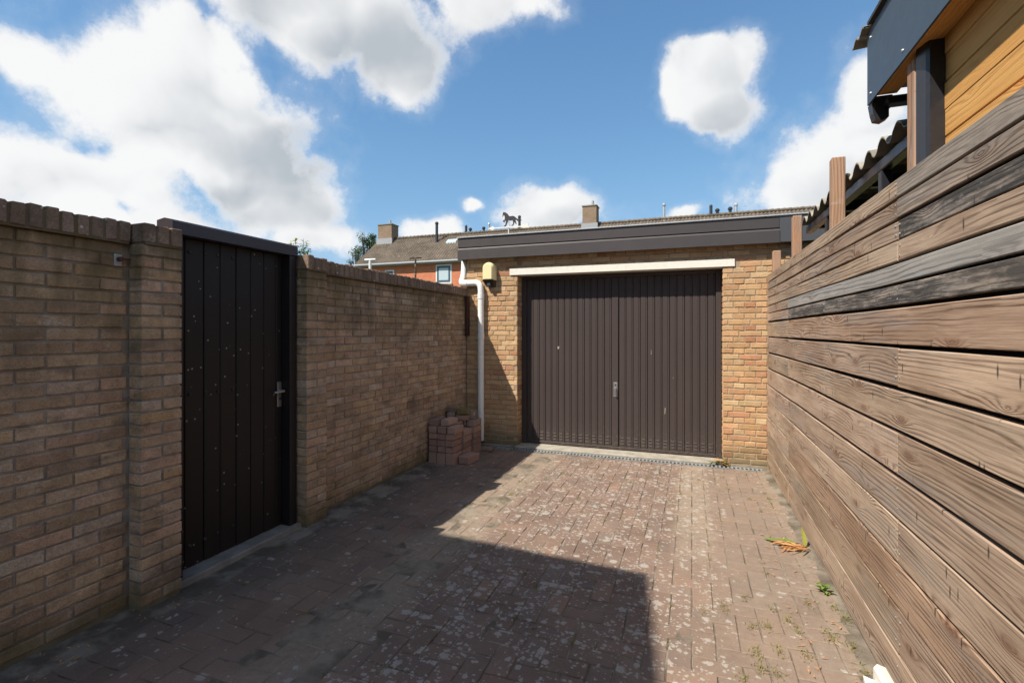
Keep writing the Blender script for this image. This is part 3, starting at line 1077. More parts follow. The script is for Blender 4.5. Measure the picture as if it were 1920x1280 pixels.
# the lintel's ends bite into the piers
bricks = [q for q in bricks if not (2.15 < q[1].z < 2.235 and -2.165 < q[1].x < 0.437)]
lay(bricks, 'brick', gar, 'garage_brick', 300)
rev = []
for r in range(34):
    z = Z0 + r * COURSE + COURSE / 2
    for side, x, rz in ((0, OL, rad(90)), (1, OR, rad(-90))):
        l = 0.21 if r % 2 else 0.10
        for cy, ll in (((GY + 0.108, 0.205),) if r % 2 else ((GY + 0.056, 0.10), (GY + 0.165, 0.10))):
            me = brick_mesh(ll, BH, 0.04, 'garage_brick', rng.randrange(7), 0.002, 0.004)
            rev.append((me, Vector((x, cy, z)), (0, 0, rz)))
lay(rev, 'reveal_brick', gar, 'garage_brick', 300)
MB().cbox(-2.162, 0.435, GY - 0.012, GY + 0.19, 2.152, 2.236, 0.004, 0.001).build('lintel', M['white_paint'], gar)
FY = 5.78
# fascia: two boards, the lower one standing a little proud
MB().cbox(-2.842, 0.852, FY + 0.010, FY + 0.04, 2.524, 2.640, 0.003).build('fascia_board', M['fascia'], gar)
MB().prism([(FY, 2.370), (FY + 0.04, 2.370), (FY + 0.04, 2.514), (FY + 0.013, 2.514), (FY + 0.001, 2.496)], 'x', -2.842, 0.852).build('fascia_board', M['fascia'], gar)
MB().box(-2.838, 0.848, FY + 0.022, FY + 0.045, 2.505, 2.53).build('fascia_groove', M['dark_void'], gar)
MB().cbox(0.853, 1.40, FY + 0.008, FY + 0.05, 2.372, 2.638, 0.003).build('fascia_end', M['fascia_dark'], gar)
MB().cbox(-2.842, -2.815, FY + 0.041, 11.98, 2.370, 2.640, 0.003).build('fascia_side', M['fascia'], gar)
MB().box(-2.81, 1.40, FY + 0.051, 11.95, 2.385, 2.42).build('soffit', M['fascia_dark'], gar)
MB().box(-2.83, 1.39, FY + 0.055, 11.97, 2.43, 2.63).build('roof', M['bitumen'], gar)
MB().cbox(-2.856, 1.42, FY - 0.006, FY + 0.06, 2.646, 2.660, 0.003).build('roof_trim', M['alu'], gar)
MB().cbox(OL - 0.02, OR + 0.05, 5.835, GY + 0.30, -0.04, 0.022, 0.006, 0.002).build('threshold', M['concrete'], gar)
MB().cbox(GX0 + 0.02, OL - 0.03, 5.838, GY + 0.01, -0.04, 0.017, 0.006, 0.002).build('plinth', M['old_concrete'], gar)

# the up-and-over door
DY = 6.07
door = thing('garage_door', 'dark brown ribbed metal garage door with a small silver handle', 'garage door')
MB().cbox(OL + 0.004, -1.997, DY - 0.028, DY + 0.05, 0.024, 2.15, 0.003).build('frame_side', M['door_paint'], door)
MB().cbox(0.250, OR - 0.004, DY - 0.028, DY + 0.05, 0.024, 2.15, 0.003).build('frame_side', M['door_paint'], door)
MB().cbox(-1.997, 0.250, DY - 0.028, DY + 0.05, 2.105, 2.15, 0.003).build('frame_head', M['door_paint'], door)
MB().box(-1.997, 0.250, DY + 0.012, DY + 0.03, 0.03, 2.11).build('backing', M['black_plastic'], door)
MB().cbox(-1.996, 0.249, DY - 0.012, DY + 0.012, 0.030, 0.062, 0.003).build('bottom_rail', M['door_paint'], door)
PITCH = 0.0828
ribs = [(-1.9955 + i * PITCH) for i in range(13)] + [(-0.828 + i * PITCH) for i in range(13)]
prof = [(0.0015, 0.011), (0.0045, 0.0), (0.060, 0.0), (0.0625, 0.0045), (0.0775, 0.0045), (0.0805, 0.011)]
mb = MB()
n_ = len(prof)
mb.v = [(x, y, 0.064) for x, y in prof] + [(x, y, 2.104) for x, y in prof]
mb.f = [(i, i + 1, n_ + i + 1, n_ + i) for i in range(n_ - 1)]
rib_me = mb.mesh('panel_rib', M['door_paint'], fix=False)
slot = MB()
for k in range(3):
    z = 0.085 + k * 0.037
    slot.add([(0.014, 0.0005, z), (0.052, 0.0005, z), (0.052, -0.005, z + 0.004), (0.014, -0.005, z + 0.004), (0.014, 0.0005, z + 0.019), (0.052, 0.0005, z + 0.019)],
             [(0, 1, 2, 3), (3, 2, 5, 4), (0, 3, 4), (1, 5, 2)])
slot_me = slot.mesh('vent_louvre', M['door_paint'])
for x in ribs:
    rb = put('panel_rib', rib_me, door, (x, DY - 0.004 + R.uniform(-.0006, .0006), 0))
    put('vent_louvre', slot_me, rb)
MB().cbox(-0.9165, -0.8385, DY - 0.008, DY + 0.01, 0.064, 2.104, 0.003).build('centre_stile', M['door_paint'], door)
h_ = MB().cbox(-0.896, -0.846, DY - 0.012, DY - 0.004, 0.66, 0.835, 0.003).build('handle_plate', M['steel'], door)
MB().tube([(-0.871, DY - 0.012, 0.765), (-0.871, DY - 0.035, 0.765)], 0.011, 10).build('spindle', M['steel'], h_)
MB().cbox(-0.881, -0.861, DY - 0.046, DY - 0.033, 0.685, 0.775, 0.004).build('grip', M['steel'], h_)
MB().tube([(-0.871, DY - 0.0115, 0.805), (-0.871, DY - 0.016, 0.805)], 0.009, 10).build('keyhole', M['black_plastic'], h_)
for sx, sz, wx, wz in ((at_y(1047, 652, 6.06).x, at_y(1047, 652, 6.06).z, 0.022, 0.032), (at_y(1221, 660, 6.06).x, at_y(1221, 660, 6.06).z, 0.007, 0.05), (at_y(1247, 770, 6.06).x, at_y(1247, 770, 6.06).z, 0.006, 0.075), (at_y(1262, 708, 6.06).x, at_y(1262, 708, 6.06).z, 0.008, 0.016)):
    MB().cbox(sx - wx / 2, sx + wx / 2, DY - 0.0065, DY - 0.003, sz - wz / 2, sz + wz / 2, 0.002, 0.003).build('paint_chip', M['concrete'], door)

# outdoor lamp
lamp = thing('wall_lamp', 'cream outdoor wall lamp with dark sensor base beside the garage door', 'wall lamp')
lx0, lx1 = -2.498, -2.340
cxl, rw = (lx0 + lx1) / 2, (lx1 - lx0) / 2


def capsule(inset, y, zb, zt):
    pts = [(cxl - rw + inset, zb), (cxl + rw - inset, zb)]
    rr_ = rw - inset
    for k in range(0, 13):
        a = math.pi * k / 12
        pts.append((cxl + rr_ * math.cos(a), zt - rr_ * 0.95 + 0.95 * rr_ * math.sin(a)))
    return [(x, y, z) for x, z in pts]


rings = [capsule(0, GY + 0.002, 2.095, 2.325), capsule(0.001, GY - 0.07, 2.097, 2.323), capsule(0.008, GY - 0.10, 2.10, 2.314), capsule(0.026, GY - 0.118, 2.108, 2.296)]
mb = MB()
n_ = len(rings[0])
for rg in rings:
    mb.v += rg
for i in range(len(rings) - 1):
    for k in range(n_):
        mb.f.append((i * n_ + k, i * n_ + (k + 1) % n_, (i + 1) * n_ + (k + 1) % n_, (i + 1) * n_ + k))
mb.f.append(tuple((len(rings) - 1) * n_ + k for k in range(n_)))
mb.build('lamp_shade', M['cream'], lamp, smooth=True)
bs = MB().add([(lx0 + .002, GY, 2.094), (lx1 - .002, GY, 2.094), (lx1 - .002, GY - .105, 2.094), (lx0 + .002, GY - .105, 2.094),
               (lx0 + .045, GY, 2.015), (lx1 - .012, GY, 2.015), (lx1 - .012, GY - .06, 2.02), (lx0 + .045, GY - .06, 2.02)],
              [(0, 1, 2, 3), (4, 7, 6, 5), (0, 4, 5, 1), (1, 5, 6, 2), (2, 6, 7, 3), (3, 7, 4, 0)]).build('base', M['black_plastic'], lamp)
MB().cbox(cxl - 0.018, cxl + 0.024, GY - 0.088, GY - 0.055, 2.022, 2.062, 0.006).build('sensor', M['glass'], bs)

# downpipe
dp = thing('downpipe', 'white plastic downpipe bending over the wall end and down the garage', 'downpipe')
PXD, PYD = -2.537, 5.832


def arc(c, a, b_, n=6):
    """points from a to b round the corner c"""
    c, a, b_ = Vector(c), Vector(a), Vector(b_)
    return [(a * (1 - t_) ** 2 + c * 2 * t_ * (1 - t_) + b_ * t_ ** 2) for t_ in [i / n for i in range(n + 1)]]


path = [(-2.835, 5.97, 2.40), (-2.83, 5.955, 2.30), (-2.825, 5.93, 2.20)] + arc((-2.83, PYD, 2.065), (-2.827, 5.90, 2.13), (-2.76, PYD, 2.068)) + arc((PXD, PYD, 2.075), (-2.63, PYD, 2.07), (PXD, PYD, 1.97)) + [(PXD, PYD, 1.40), (PXD, PYD, 0.9), (PXD, PYD, 0.06)]
MB().tube(path, 0.040, 18).build('pipe', M['white_pvc'], dp, smooth=True)
for z in (1.93, 1.42):
    MB().tube([(PXD, PYD, z), (PXD, PYD, z - 0.065)], 0.0445, 18).build('collar', M['white_pvc'], dp, smooth=True)
MB().tube([(-2.775, PYD, 2.0675), (-2.72, PYD, 2.069)], 0.0445, 18).build('collar', M['white_pvc'], dp, smooth=True)
MB().box(PXD - 0.012, PXD + 0.012, PYD + 0.035, GY + 0.01, 1.68, 1.705).build('bracket', M['galv'], dp)

bt = MB().cbox(-2.756, -2.712, 5.815, 5.872, 1.395, 1.898, 0.003).build('corner_batten', M['brown_wood'])
bt['label'] = 'short dark brown batten in the corner below the wall coping'
bt['category'] = 'batten'

# drain in front of the door
dr = thing('drain_channel', 'long galvanised slotted drain channel in front of the garage door', 'drain')
DX0, DX1, DYA, DYB = -2.30, 0.70, 5.712, 5.828
MB().box(DX0, DX1, DYA, DYB, -0.048, -0.03).box(DX0, DX1, DYA, DYA + 0.012, -0.03, -0.003).box(DX0, DX1, DYB - 0.012, DYB, -0.03, 0.004).build('channel', M['dark_void'], dr)
gb = MB()
x = DX0 + 0.01
while x < DX1 - 0.02:
    gb.box(x, x + 0.017, DYA + 0.022, DYB - 0.022, -0.004, 0.003)
    x += 0.040
gb.box(DX0, DX1, DYA + 0.0125, DYA + 0.022, -0.006, 0.0035)
gb.box(DX0, DX1, DYB - 0.022, DYB - 0.0125, -0.006, 0.0045)
gb.build('grating', M['galv'], dr)

# ------------------------------------------------------------------ stacked pavers in the corner
def spare(x, y, z, lx, ly, lz, rz=0.0, mat='stack_brick', label='spare paver', tilt=0.0, ch=0.0026):
    mb = MB().cbox(-lx / 2, lx / 2, -ly / 2, ly / 2, 0, lz - 0.002, ch, 0.0022)
    x, y = x + R.uniform(-.002, .002), y + R.uniform(-.004, .004)
    o = mb.build('spare_paver', M[mat])
    o.location = (x, y, z)
    o.rotation_euler = (tilt, 0, rz)
    o['label'] = label
    o['category'] = 'paver'
    o['group'] = 'spare pavers stacked in the corner'
    return o


SX = -2.735
lay_z = [0.0, 0.128, 0.198, 0.268, 0.338]
hts = [0.126, 0.068, 0.068, 0.068, 0.074]
names = ['bottom', 'second', 'third', 'fourth', 'fifth']
wid = 0.1035
for L in range(5):
    for c in range(3):
        x = SX + (c + 0.5) * wid + (0.0 if L < 4 else c * 0.012)
        side = ['against the wall', 'in the middle', 'at the outer edge'][c]
        y = 4.945 + R.uniform(-.004, .004) - (0.008 if L == 4 else 0)
        spare(x, y, lay_z[L], wid - 0.007, 0.206, hts[L] - 0.002, R.uniform(-.008, .008),
              label='reddish spare paver, %s layer of the front stack, %s' % (names[L], side))
for L in range(4):
    for c in range(3):
        x = SX + (c + 0.5) * wid + 0.02 * (c == 2)
        side = ['against the wall', 'in the middle', 'at the outer edge'][c]
        spare(x, 5.163 + R.uniform(-.004, .004), lay_z[L], wid - 0.007, 0.206, hts[L] - 0.002, R.uniform(-.008, .008),
              label='reddish spare paver, %s layer of the middle stack, %s' % (names[L], side))
for L in range(5):
    for c in range(2):
        x = SX + 0.14 + (c + 0.5) * (wid + 0.004)
        side = ['inner one', 'outer one'][c]
        spare(x, 5.40 + R.uniform(-.004, .004), lay_z[L], wid - 0.007, 0.20, hts[L] - 0.002, R.uniform(-.01, .01),
              label='reddish spare paver, %s layer of the rear stack, %s' % (names[L], side))
TZ = 0.413
spare(SX + 0.055, 4.955, TZ, 0.10, 0.205, 0.068, 0.02, label='spare paver lying on the front stack against the wall')
spare(SX + 0.185, 4.985, TZ, 0.10, 0.205, 0.068, -0.05, label='pale-faced spare paver on top of the front stack')
spare(SX + 0.055, 5.17, 0.337, 0.10, 0.205, 0.07, 0.0, label='spare paver on the middle stack against the wall')
spare(SX + 0.165, 5.19, 0.337, 0.10, 0.20, 0.07, 0.1, label='spare paver on the middle stack, away from the wall')
spare(SX + 0.20, 5.30, 0.415, 0.14, 0.10, 0.055, 0.05, label='light broken paver under the mossy one')
spare(SX + 0.06, 5.36, 0.40, 0.10, 0.20, 0.10, 0.04, label='dark spare paver standing between stack and wall')
spare(SX + 0.06, 5.33, 0.502, 0.18, 0.10, 0.055, -0.12, 'coping_brick', 'dark topmost spare paver leaning over the stack')
spare(SX + 0.205, 5.30, 0.471, 0.15, 0.10, 0.085, 0.18, 'mossy_brick', 'moss-green block lying on top of the stack', ch=0.016)
spare(SX + 0.27, 5.42, 0.414, 0.10, 0.10, 0.09, 0.3, 'coping_brick', 'brown half paver on the rear stack')
spare(-2.33, 5.04, 0.002, 0.13, 0.235, 0.085, -0.14, label='loose yellowish block lying before the brick stack', ch=0.006)
spare(-2.40, 5.56, 0.002, 0.28, 0.10, 0.05, 0.18, 'coping_brick', 'dark flat paver on the ground by the downpipe', ch=0.006)

# ------------------------------------------------------------------ the timber fence on the right
FX = 0.747
fence = thing('timber_fence', 'tall fence of weathered horizontal boards along the drive', 'fence')
tops = [(2.040, 1.967), (1.958, 1.888), (1.878, 1.807), (1.799, 1.722), (1.712, 1.641), (1.631, 1.556)]
big = [1.548, 1.392, 1.227, 1.063, 0.889, 0.721, 0.551, 0.384, 0.203, 0.024]
for a, b_ in zip(big[:-1], big[1:]):
    tops.append((a - (0.008 if a > 0.8 else 0.0045), b_ + (0.008 if b_ > 0.8 else 0.0045)))
rngf = random.Random(5)


def plank(y0, y1, z0, z1, tint, mat='fence_wood', x=FX, thick=0.027, name='plank', parent=None, seg=0.35):
    L, H = y1 - y0, z1 - z0
    n = max(2, int(L / seg))
    mb = MB()
    ch = 0.003
    rings = []
    ph = rngf.uniform(0, 6)
    for i in range(n + 1):
        y = -L / 2 + L * i / n
        dz = 0.0018 * math.sin(ph + i * 0.9) + rngf.uniform(-.0008, .0008)
        dx = 0.0016 * math.sin(ph * 2 + i * 0.7)
        h2 = H / 2
        rings.append([(dx + ch, y, -h2 + dz), (dx + thick, y, -h2 + dz), (dx + thick, y, h2 + dz), (dx + ch, y, h2 + dz), (dx, y, h2 - ch + dz), (dx, y, -h2 + ch + dz)])
    for rg in rings:
        mb.v += rg
    for i in range(n):
        for k in range(6):
            mb.f.append((i * 6 + k, i * 6 + (k + 1) % 6, i * 6 + 6 + (k + 1) % 6, i * 6 + 6 + k))
    mb.f.append(tuple(range(6)))
    mb.f.append(tuple(n * 6 + k for k in range(6)))
    o = mb.build(name, M[mat], parent)
    o.location = (x + rngf.uniform(-.0015, .0015), (y0 + y1) / 2, (z0 + z1) / 2)
    o.color = tint
    return o


jointA = {0, 1, 2, 3, 7, 9, 11, 13}
tint_near = {0: (.80, .85, .88, .3), 1: (.92, .94, .95, .3), 2: (.78, .82, .85, .9), 7: (1.15, 1.1, 1.05, 0), 9: (.88, .85, .82, .1)}
tint_all = {4: (1.05, 1.15, 1.21, .12), 5: (.92, .97, 1.0, .85), 6: (1.0, .92, .88, 0), 8: (.98, .96, .93, 0), 10: (.95, .93, .92, 0), 12: (.88, .80, .74, 0), 14: (.95, .95, .95, 0)}
for i, (zt, zb) in enumerate(tops):
    cuts = [-0.7, 2.315, 5.868] if i in jointA else [-0.7, 4.645, 5.868]
    for k, (a, b_) in enumerate(zip(cuts[:-1], cuts[1:])):
        v = rngf.uniform(.78, 1.1)
        tint = (v, v * rngf.uniform(.97, 1.0), v * rngf.uniform(.94, 1.0), 0.0)
        if i in jointA and k == 0:
            tint = tint_near.get(i, tint)
        elif i not in jointA and k == 0:
            tint = tint_all.get(i, tint)
        plank(a + 0.0015, b_ - 0.0015, zb, zt, tint, parent=fence)
# posts behind the boards, sticking up above them
for y, ztop, x0, w_ in ((5.735, 2.275, 0.777, 0.075), (4.66, 2.40, 0.777, 0.07), (3.445, 2.478, 0.777, 0.07), (2.285, 2.47, 0.777, 0.066), (1.05, 2.0, 0.777, 0.07), (-0.3, 2.0, 0.777, 0.07)):
    mb = MB().cbox(-w_ / 2, w_ / 2, -0.033, 0.033, -ztop / 2, ztop / 2, 0.005, 0.001)
    me = MB()
    me.v = [(p[0], p[2], p[1]) for p in mb.v]     # length along the object's own Y for the grain
    me.f = mb.f
    o = me.build('post', M['post_wood'], fence)
    o.rotation_euler = (rad(90), 0, 0)
    o.location = (x0 + w_ / 2, y, ztop / 2)
    o.color = (1, 1, 1, 0)
MB().box(0.7755, 0.7765, -0.7, 5.86, 0.03, 2.02).build('gap_shade_sheet', M['dark_void'], fence)  # black sheet added to stand in for the dark in the board gaps
# screws
scr = MB().tube([(0.002, 0, 0), (-0.0018, 0, 0)], 0.0042, 8).mesh('screw', M['galv'])
for i, (zt, zb) in enumerate(tops):
    for y in ((2.296, 2.336) if i in jointA else (2.32,)) + (3.46, 4.66):
        for f_ in (0.25, 0.75):
            put('screw', scr, fence, (FX, y + rngf.uniform(-.004, .004), zb + (zt - zb) * f_))

# ------------------------------------------------------------------ shed with anthracite eaves above the fence
shed = thing('garden_shed', 'orange wood clad shed with anthracite eaves panel above the fence', 'shed')
CX = 0.845
z = 1.55
while z < 2.50:
    hgt = 0.098
    plank(-1.6, 2.195, z + 0.002, min(z + hgt, 2.50), (1, 1, 1, 0), 'cladding_wood', CX + rngf.uniform(0, .002), 0.02, 'cladding_board', shed, 0.6)
    z += hgt
MB().box(CX + 0.021, 3.2, -1.6, 2.19, 0.0, 2.50).build('shed_body', M['brown_wood'], shed)
MB().cbox(0.752, 0.760, -1.7, 2.690, 2.478, 2.81, 0.0012).build('eaves_panel', M['anthracite'], shed)
plank(-1.7, 2.62, 0.0, 0.082, (1, 1, 1, 0), 'cladding_wood', 0.0, 0.018, 'soffit_board', shed, 0.6)
sb = shed.children[-1]
sb.rotation_euler = (0, rad(90), 0)
sb.location = (0.803, 0.46, 2.512)
MB().box(0.765, 3.2, -1.7, 2.64, 2.52, 2.76).build('roof_edge', M['fascia_dark'], shed)
for yy, zz in ((2.64, 2.765), (2.64, 2.515), (2.28, 2.515), (2.20, 2.765), (1.6, 2.515)):
    MB().tube([(0.7525, yy, zz), (0.7475, yy, zz)], [.006, .004], 8).build('screw', M['galv'], shed)
# roof sheet showing above the panel, gutter end under it
mb = MB()
prof2 = [(-0.02 + 0.012 * k, 0.018 * math.sin(k * 0.8)) for k in range(16)]
mb.v = [(0.725, 2.66 + u, 2.81 + v * 0.6) for u, v in prof2] + [(3.2, 2.66 + u, 2.98 + v * 0.6) for u, v in prof2]
mb.v += [(x, y, zv + 0.008) for x, y, zv in mb.v[:32]]
mb.f = [(i, i + 1, 17 + i, 16 + i) for i in range(15)] + [(32 + i, 33 + i, 49 + i, 48 + i) for i in range(15)] + [(i, i + 1, 33 + i, 32 + i) for i in range(15)]
mb.build('roof_sheet', M['fibre_cement'], shed)
MB().box(0.735, 3.2, -1.7, 2.63, 2.815, 2.83).build('roof', M['bitumen'], shed)
MB().cbox(0.765, 0.84, 2.655, 2.695, 2.452, 2.505, 0.004).build('gutter', M['black_steel'], shed)
mb = MB()
mb.prism([(0.757, 2.476), (0.823, 2.476), (0.823, 2.405), (0.800, 2.392), (0.772, 2.40), (0.764, 2.43)], 'y', 2.650, 2.700)
mb.build('gutter_outlet', M['black_steel'], shed)
MB().cbox(0.80, 1.2, 2.60, 2.66, 2.445, 2.478, 0.004).build('gutter', M['black_steel'], shed)
mb = MB()
cpoly = [(0.781, 2.246), (0.793, 2.198), (0.801, 2.186), (0.846, 2.186), (0.846, 2.246)]
mb.prism(cpoly, 'z', 0.0, 2.495)
mb.build('corner_column', M['black_steel'], shed)

# ------------------------------------------------------------------ lean-to with corrugated roof behind the fence
lean = thing('corrugated_shelter', 'low shelter with corrugated fibre roof on a black steel frame behind the fence', 'shelter')
XE, ZE = 0.875, 2.385
PER = 0.2
ncorr = int((4.80 - 2.24) / 0.0125)
ys = [2.24 + (4.80 - 2.24) * i / ncorr for i in range(ncorr + 1)]


def wave(y):
    return 0.024 * math.cos(2 * math.pi * (y - 2.72) / PER) - (0.010 if math.cos(2 * math.pi * (y - 2.72) / PER) < -0.3 else 0)


mb = MB()
for dz in (0.0, 0.008):
    for k, x in enumerate((XE, 2.2, 3.9)):
        for y in ys:
            mb.v.append((x, y, ZE - 0.012 + (x - XE) * 0.05 + wave(y) + dz))
n_ = len(ys)
for s_ in (0, 1):
    for k in range(2):
        for i in range(n_ - 1):
            a = s_ * 3 * n_ + k * n_ + i
            mb.f.append((a, a + 1, a + n_ + 1, a + n_))
for i in range(n_ - 1):
    mb.f.append((i, i + 1, 3 * n_ + i + 1, 3 * n_ + i))
mb.build('corrugated_sheet', M['fibre_cement'], lean, smooth=True)
MB().cbox(0.905, 0.955, 2.24, 4.80, 2.272, 2.330, 0.004).build('beam', M['black_steel'], lean)
for y in (3.02, 4.12):
    MB().cbox(0.905, 0.955, y, y + 0.05, -0.05, 2.27, 0.004).build('column', M['black_steel'], lean)
for y in (2.75, 3.35, 3.95, 4.55):
    MB().cbox(0.96, 3.9, y, y + 0.05, 2.27, 2.34, 0.004).build('rafter', M['black_steel'], lean)
MB().cbox(3.85, 3.9, 2.24, 4.80, 0.0, 2.42, 0.004).build('rear_panel', M['brown_wood'], lean)

# ------------------------------------------------------------------ small things on the ground
def leaf(mb, base, direction, length, width, lift=0.6, curl=0.5, notch=0.0, n=8, rnd=R, roll=0.0):
    """a long curved leaf starting at base"""
    d = Vector((direction[0], direction[1], 0)).normalized()
    side = Vector((-d.y, d.x, 0))
    p = Vector(base)
    ang = lift
    vs = []
    for i in range(n + 1):
        s_ = i / n
        wv = width * math.sin(math.pi * min(1, s_ * 0.92 + 0.06)) ** 0.8
        if notch:
            wv *= 1 - notch * rnd.uniform(0, 1.6) * (i % 2)
            p = p + Vector((0, 0, rnd.uniform(-.1, .1) * width * notch))
        tw = roll * s_
        sd = side * math.cos(tw) + Vector((0, 0, 1)) * math.sin(tw)
        crease = Vector((0, 0, 0.12 * wv))
        vs += [p - sd * wv / 2 + crease, p, p + sd * wv / 2 + crease]
        p = p + (d * math.cos(ang) + Vector((0, 0, math.sin(ang)))) * (length / n)
        p.z = max(p.z, base[2] * 0.5 + 0.003)
        ang -= curl / n * 2
    fs = []
    for i in range(n):
        a = i * 3
        fs += [(a, a + 1, a + 4, a + 3), (a + 1, a + 2, a + 5, a + 4)]
    mb.add(vs, fs)


dock = thing('dock_weed', 'half-withered broad-leaved weed at the foot of the fence', 'weed')
root = at_z(1508, 1030)
root.x = min(root.x, 0.70)
mb = MB()
leaf(mb, (root.x - .01, root.y + .01, .01), (-1, .35), 0.27, 0.062, 0.42, 0.75, 0.5, 16)
mb.build('leaf', M['leaf_green'], dock, smooth=True, fix=False)
mb = MB()
leaf(mb, (root.x + .01, root.y + .02, .01), (-.15, 0.5), 0.135, 0.042, 1.45, 0.3, 0.55, 14, roll=0.9)
mb.build('leaf', M['leaf_yellow'], dock, smooth=True, fix=False)
for i in range(48):
    mb = MB()
    a = R.uniform(2.0, 4.4)
    bx, by = root.x + R.uniform(-.10, .03), root.y + R.uniform(-.05, .04)
    leaf(mb, (bx, by, R.uniform(.004, .022)), (math.cos(a), math.sin(a) * .6), R.uniform(.04, .15), R.uniform(.006, .018), R.uniform(-.1, .5), R.uniform(.1, .8), 0.3, 5, roll=R.uniform(-1, 1))
    mb.build('dead_leaf', M['leaf_dead'], dock, smooth=True, fix=False)

seedling = thing('seedling', 'small green leafy seedling in the sand by the fence', 'weed')
root = at_z(1546, 1112)
for i in range(11):
    mb = MB()
    a = i * 2.4
    leaf(mb, (root.x, root.y, .004 + .004 * i), (math.cos(a), math.sin(a)), R.uniform(.035, .06), R.uniform(.014, .02), R.uniform(.3, .9), .7, 0, 5)
    mb.build('leaf', M['leaf_green'], seedling, smooth=True, fix=False)

dw = thing('withered_weed', 'flattened weed with wilted leaves beside the drain at the garage door', 'weed')
root = at_z(1347, 872)
for i in range(22):
    mb = MB()
    a = R.uniform(-.5, 3.6)
    bx, by = root.x + R.uniform(-.05, .12), root.y + R.uniform(-.03, .03)
    leaf(mb, (bx, by, R.uniform(.006, .03)), (math.cos(a), math.sin(a) * .5 - .2), R.uniform(.06, .16), R.uniform(.015, .035), R.uniform(.1, .9), R.uniform(.3, 1.0), 0.3, 6, roll=R.uniform(-.7, .7))
    mb.build('leaf', M[('leaf_green', 'leaf_dead', 'weed', 'leaf_dead')[i % 4]], dw, smooth=True, fix=False)

wp = thing('wall_plant', 'green self-sown plant growing behind the wall top beside the gate', 'plant')
for i in range(11):
    bx, by = -2.86 + R.uniform(-.06, .04), 2.99 + R.uniform(-.06, .14)
    tip = Vector((bx + R.uniform(-.03, .03), by + R.uniform(-.03, .05), 2.02 + R.uniform(.07, .17)))
    MB().tube([(bx, by, 1.99), tip], [.003, .0015], 5).build('stem', M['leaf_green'], wp)
    for k in range(9):
        f_ = R.uniform(.2, 1.0)
        p0 = Vector((bx, by, 1.99)).lerp(tip, f_)
        mb = MB()
        a = R.uniform(0, 6.28)
        leaf(mb, p0, (math.cos(a), math.sin(a)), R.uniform(.03, .055), R.uniform(.014, .022), R.uniform(.1, 1.0), .6, 0, 4)
        mb.build('leaf', M['leaf_yellow' if k % 3 == 0 else 'leaf_green'], wp, smooth=True, fix=False)

# tufts in the paving joints: nobody could count the blades
tw = MB()
spots = []
rw_ = random.Random(12)
for px, py, sz in ((1545, 1110, .6), (1585, 1160, 1.3), (1440, 1176, 1.0), (1410, 1177, .8), (1478, 1165, .8), (1497, 1185, .8), (1415, 1222, 1.0), (1462, 1222, .8),
                   (1425, 1255, 1.0), (1455, 1262, 1.0), (1395, 1275, .9), (1512, 1230, .7), (1355, 1135, .7), (1360, 1145, .6), (1450, 1142, .7), (1515, 1132, .8),
                   (1395, 1120, .7), (1320, 1145, .6), (1555, 1190, 1.2), (1600, 1215, 1.0), (1565, 1140, .9), (1620, 1262, 1.0), (1180, 905, .5), (1260, 945, .5), (1310, 900, .5), (1350, 920, .6),
                   (1400, 890, .5), (1435, 925, .8), (1440, 935, .8), (1405, 935, .6), (1355, 895, .5), (945, 940, .8), (960, 925, .8), (985, 905, .6), (930, 950, .6), (1130, 975, .4), (1210, 985, .4)):
    q = at_z(px, py)
    spots.append((q.x, q.y, sz))
for i in range(70):
    spots.append((X0 + MOD * rw_.randrange(2, 32), rw_.uniform(1.2, 5.6), rw_.uniform(.2, .5)))
for (x, y, sz) in spots:
    for k in range(int(44 * sz) + 5):
        a = rw_.uniform(0, 6.28)
        r0 = rw_.uniform(0, .018) * (1 + sz)
        bx, by = x + math.cos(a) * r0, y + math.sin(a) * r0 * 2.0
        ln_ = rw_.uniform(.012, .036) * (0.6 + sz * .6)
        a2 = rw_.uniform(0, 6.28)
        tx, ty = math.cos(a2) * ln_ * rw_.uniform(.3, 1.0), math.sin(a2) * ln_ * rw_.uniform(.3, 1.0)
        w_ = rw_.uniform(.0009, .0018)
        nx, ny = -math.sin(a2) * w_, math.cos(a2) * w_
        z1 = ln_ * rw_.uniform(.15, .6)
        tw.add([(bx - nx, by - ny, -.004), (bx + nx, by + ny, -.004), (bx + tx * .5 + nx * .8, by + ty * .5 + ny * .8, z1 * .7), (bx + tx * .5 - nx * .8, by + ty * .5 - ny * .8, z1 * .7), (bx + tx, by + ty, z1)],
               [(0, 1, 2, 3), (3, 2, 4)])
tw.build('joint_weeds', M['weed'], fix=False, kind='stuff', label='tufts of grass and moss in the paving joints', category='grass')
# dry litter along the edges
lt = MB()
for i in range(260):
    if i % 2:
        x, y = rw_.uniform(-2.74, -2.52), rw_.choice((rw_.uniform(1.2, 2.0), rw_.uniform(3.1, 4.8)))
    else:
        x, y = rw_.uniform(.45, .73), rw_.uniform(2.3, 5.6)
    leaf(lt, (x, y, rw_.uniform(.004, .010)), (rw_.uniform(-1, 1), rw_.uniform(-1, 1)), rw_.uniform(.008, .032), rw_.uniform(.002, .009), rw_.uniform(0, .4), rw_.uniform(0, .6), 0, 3, rw_)
lt.build('leaf_litter', M['leaf_dead'], fix=False, kind='stuff', label='dry brown litter along the wall and fence', category='litter')

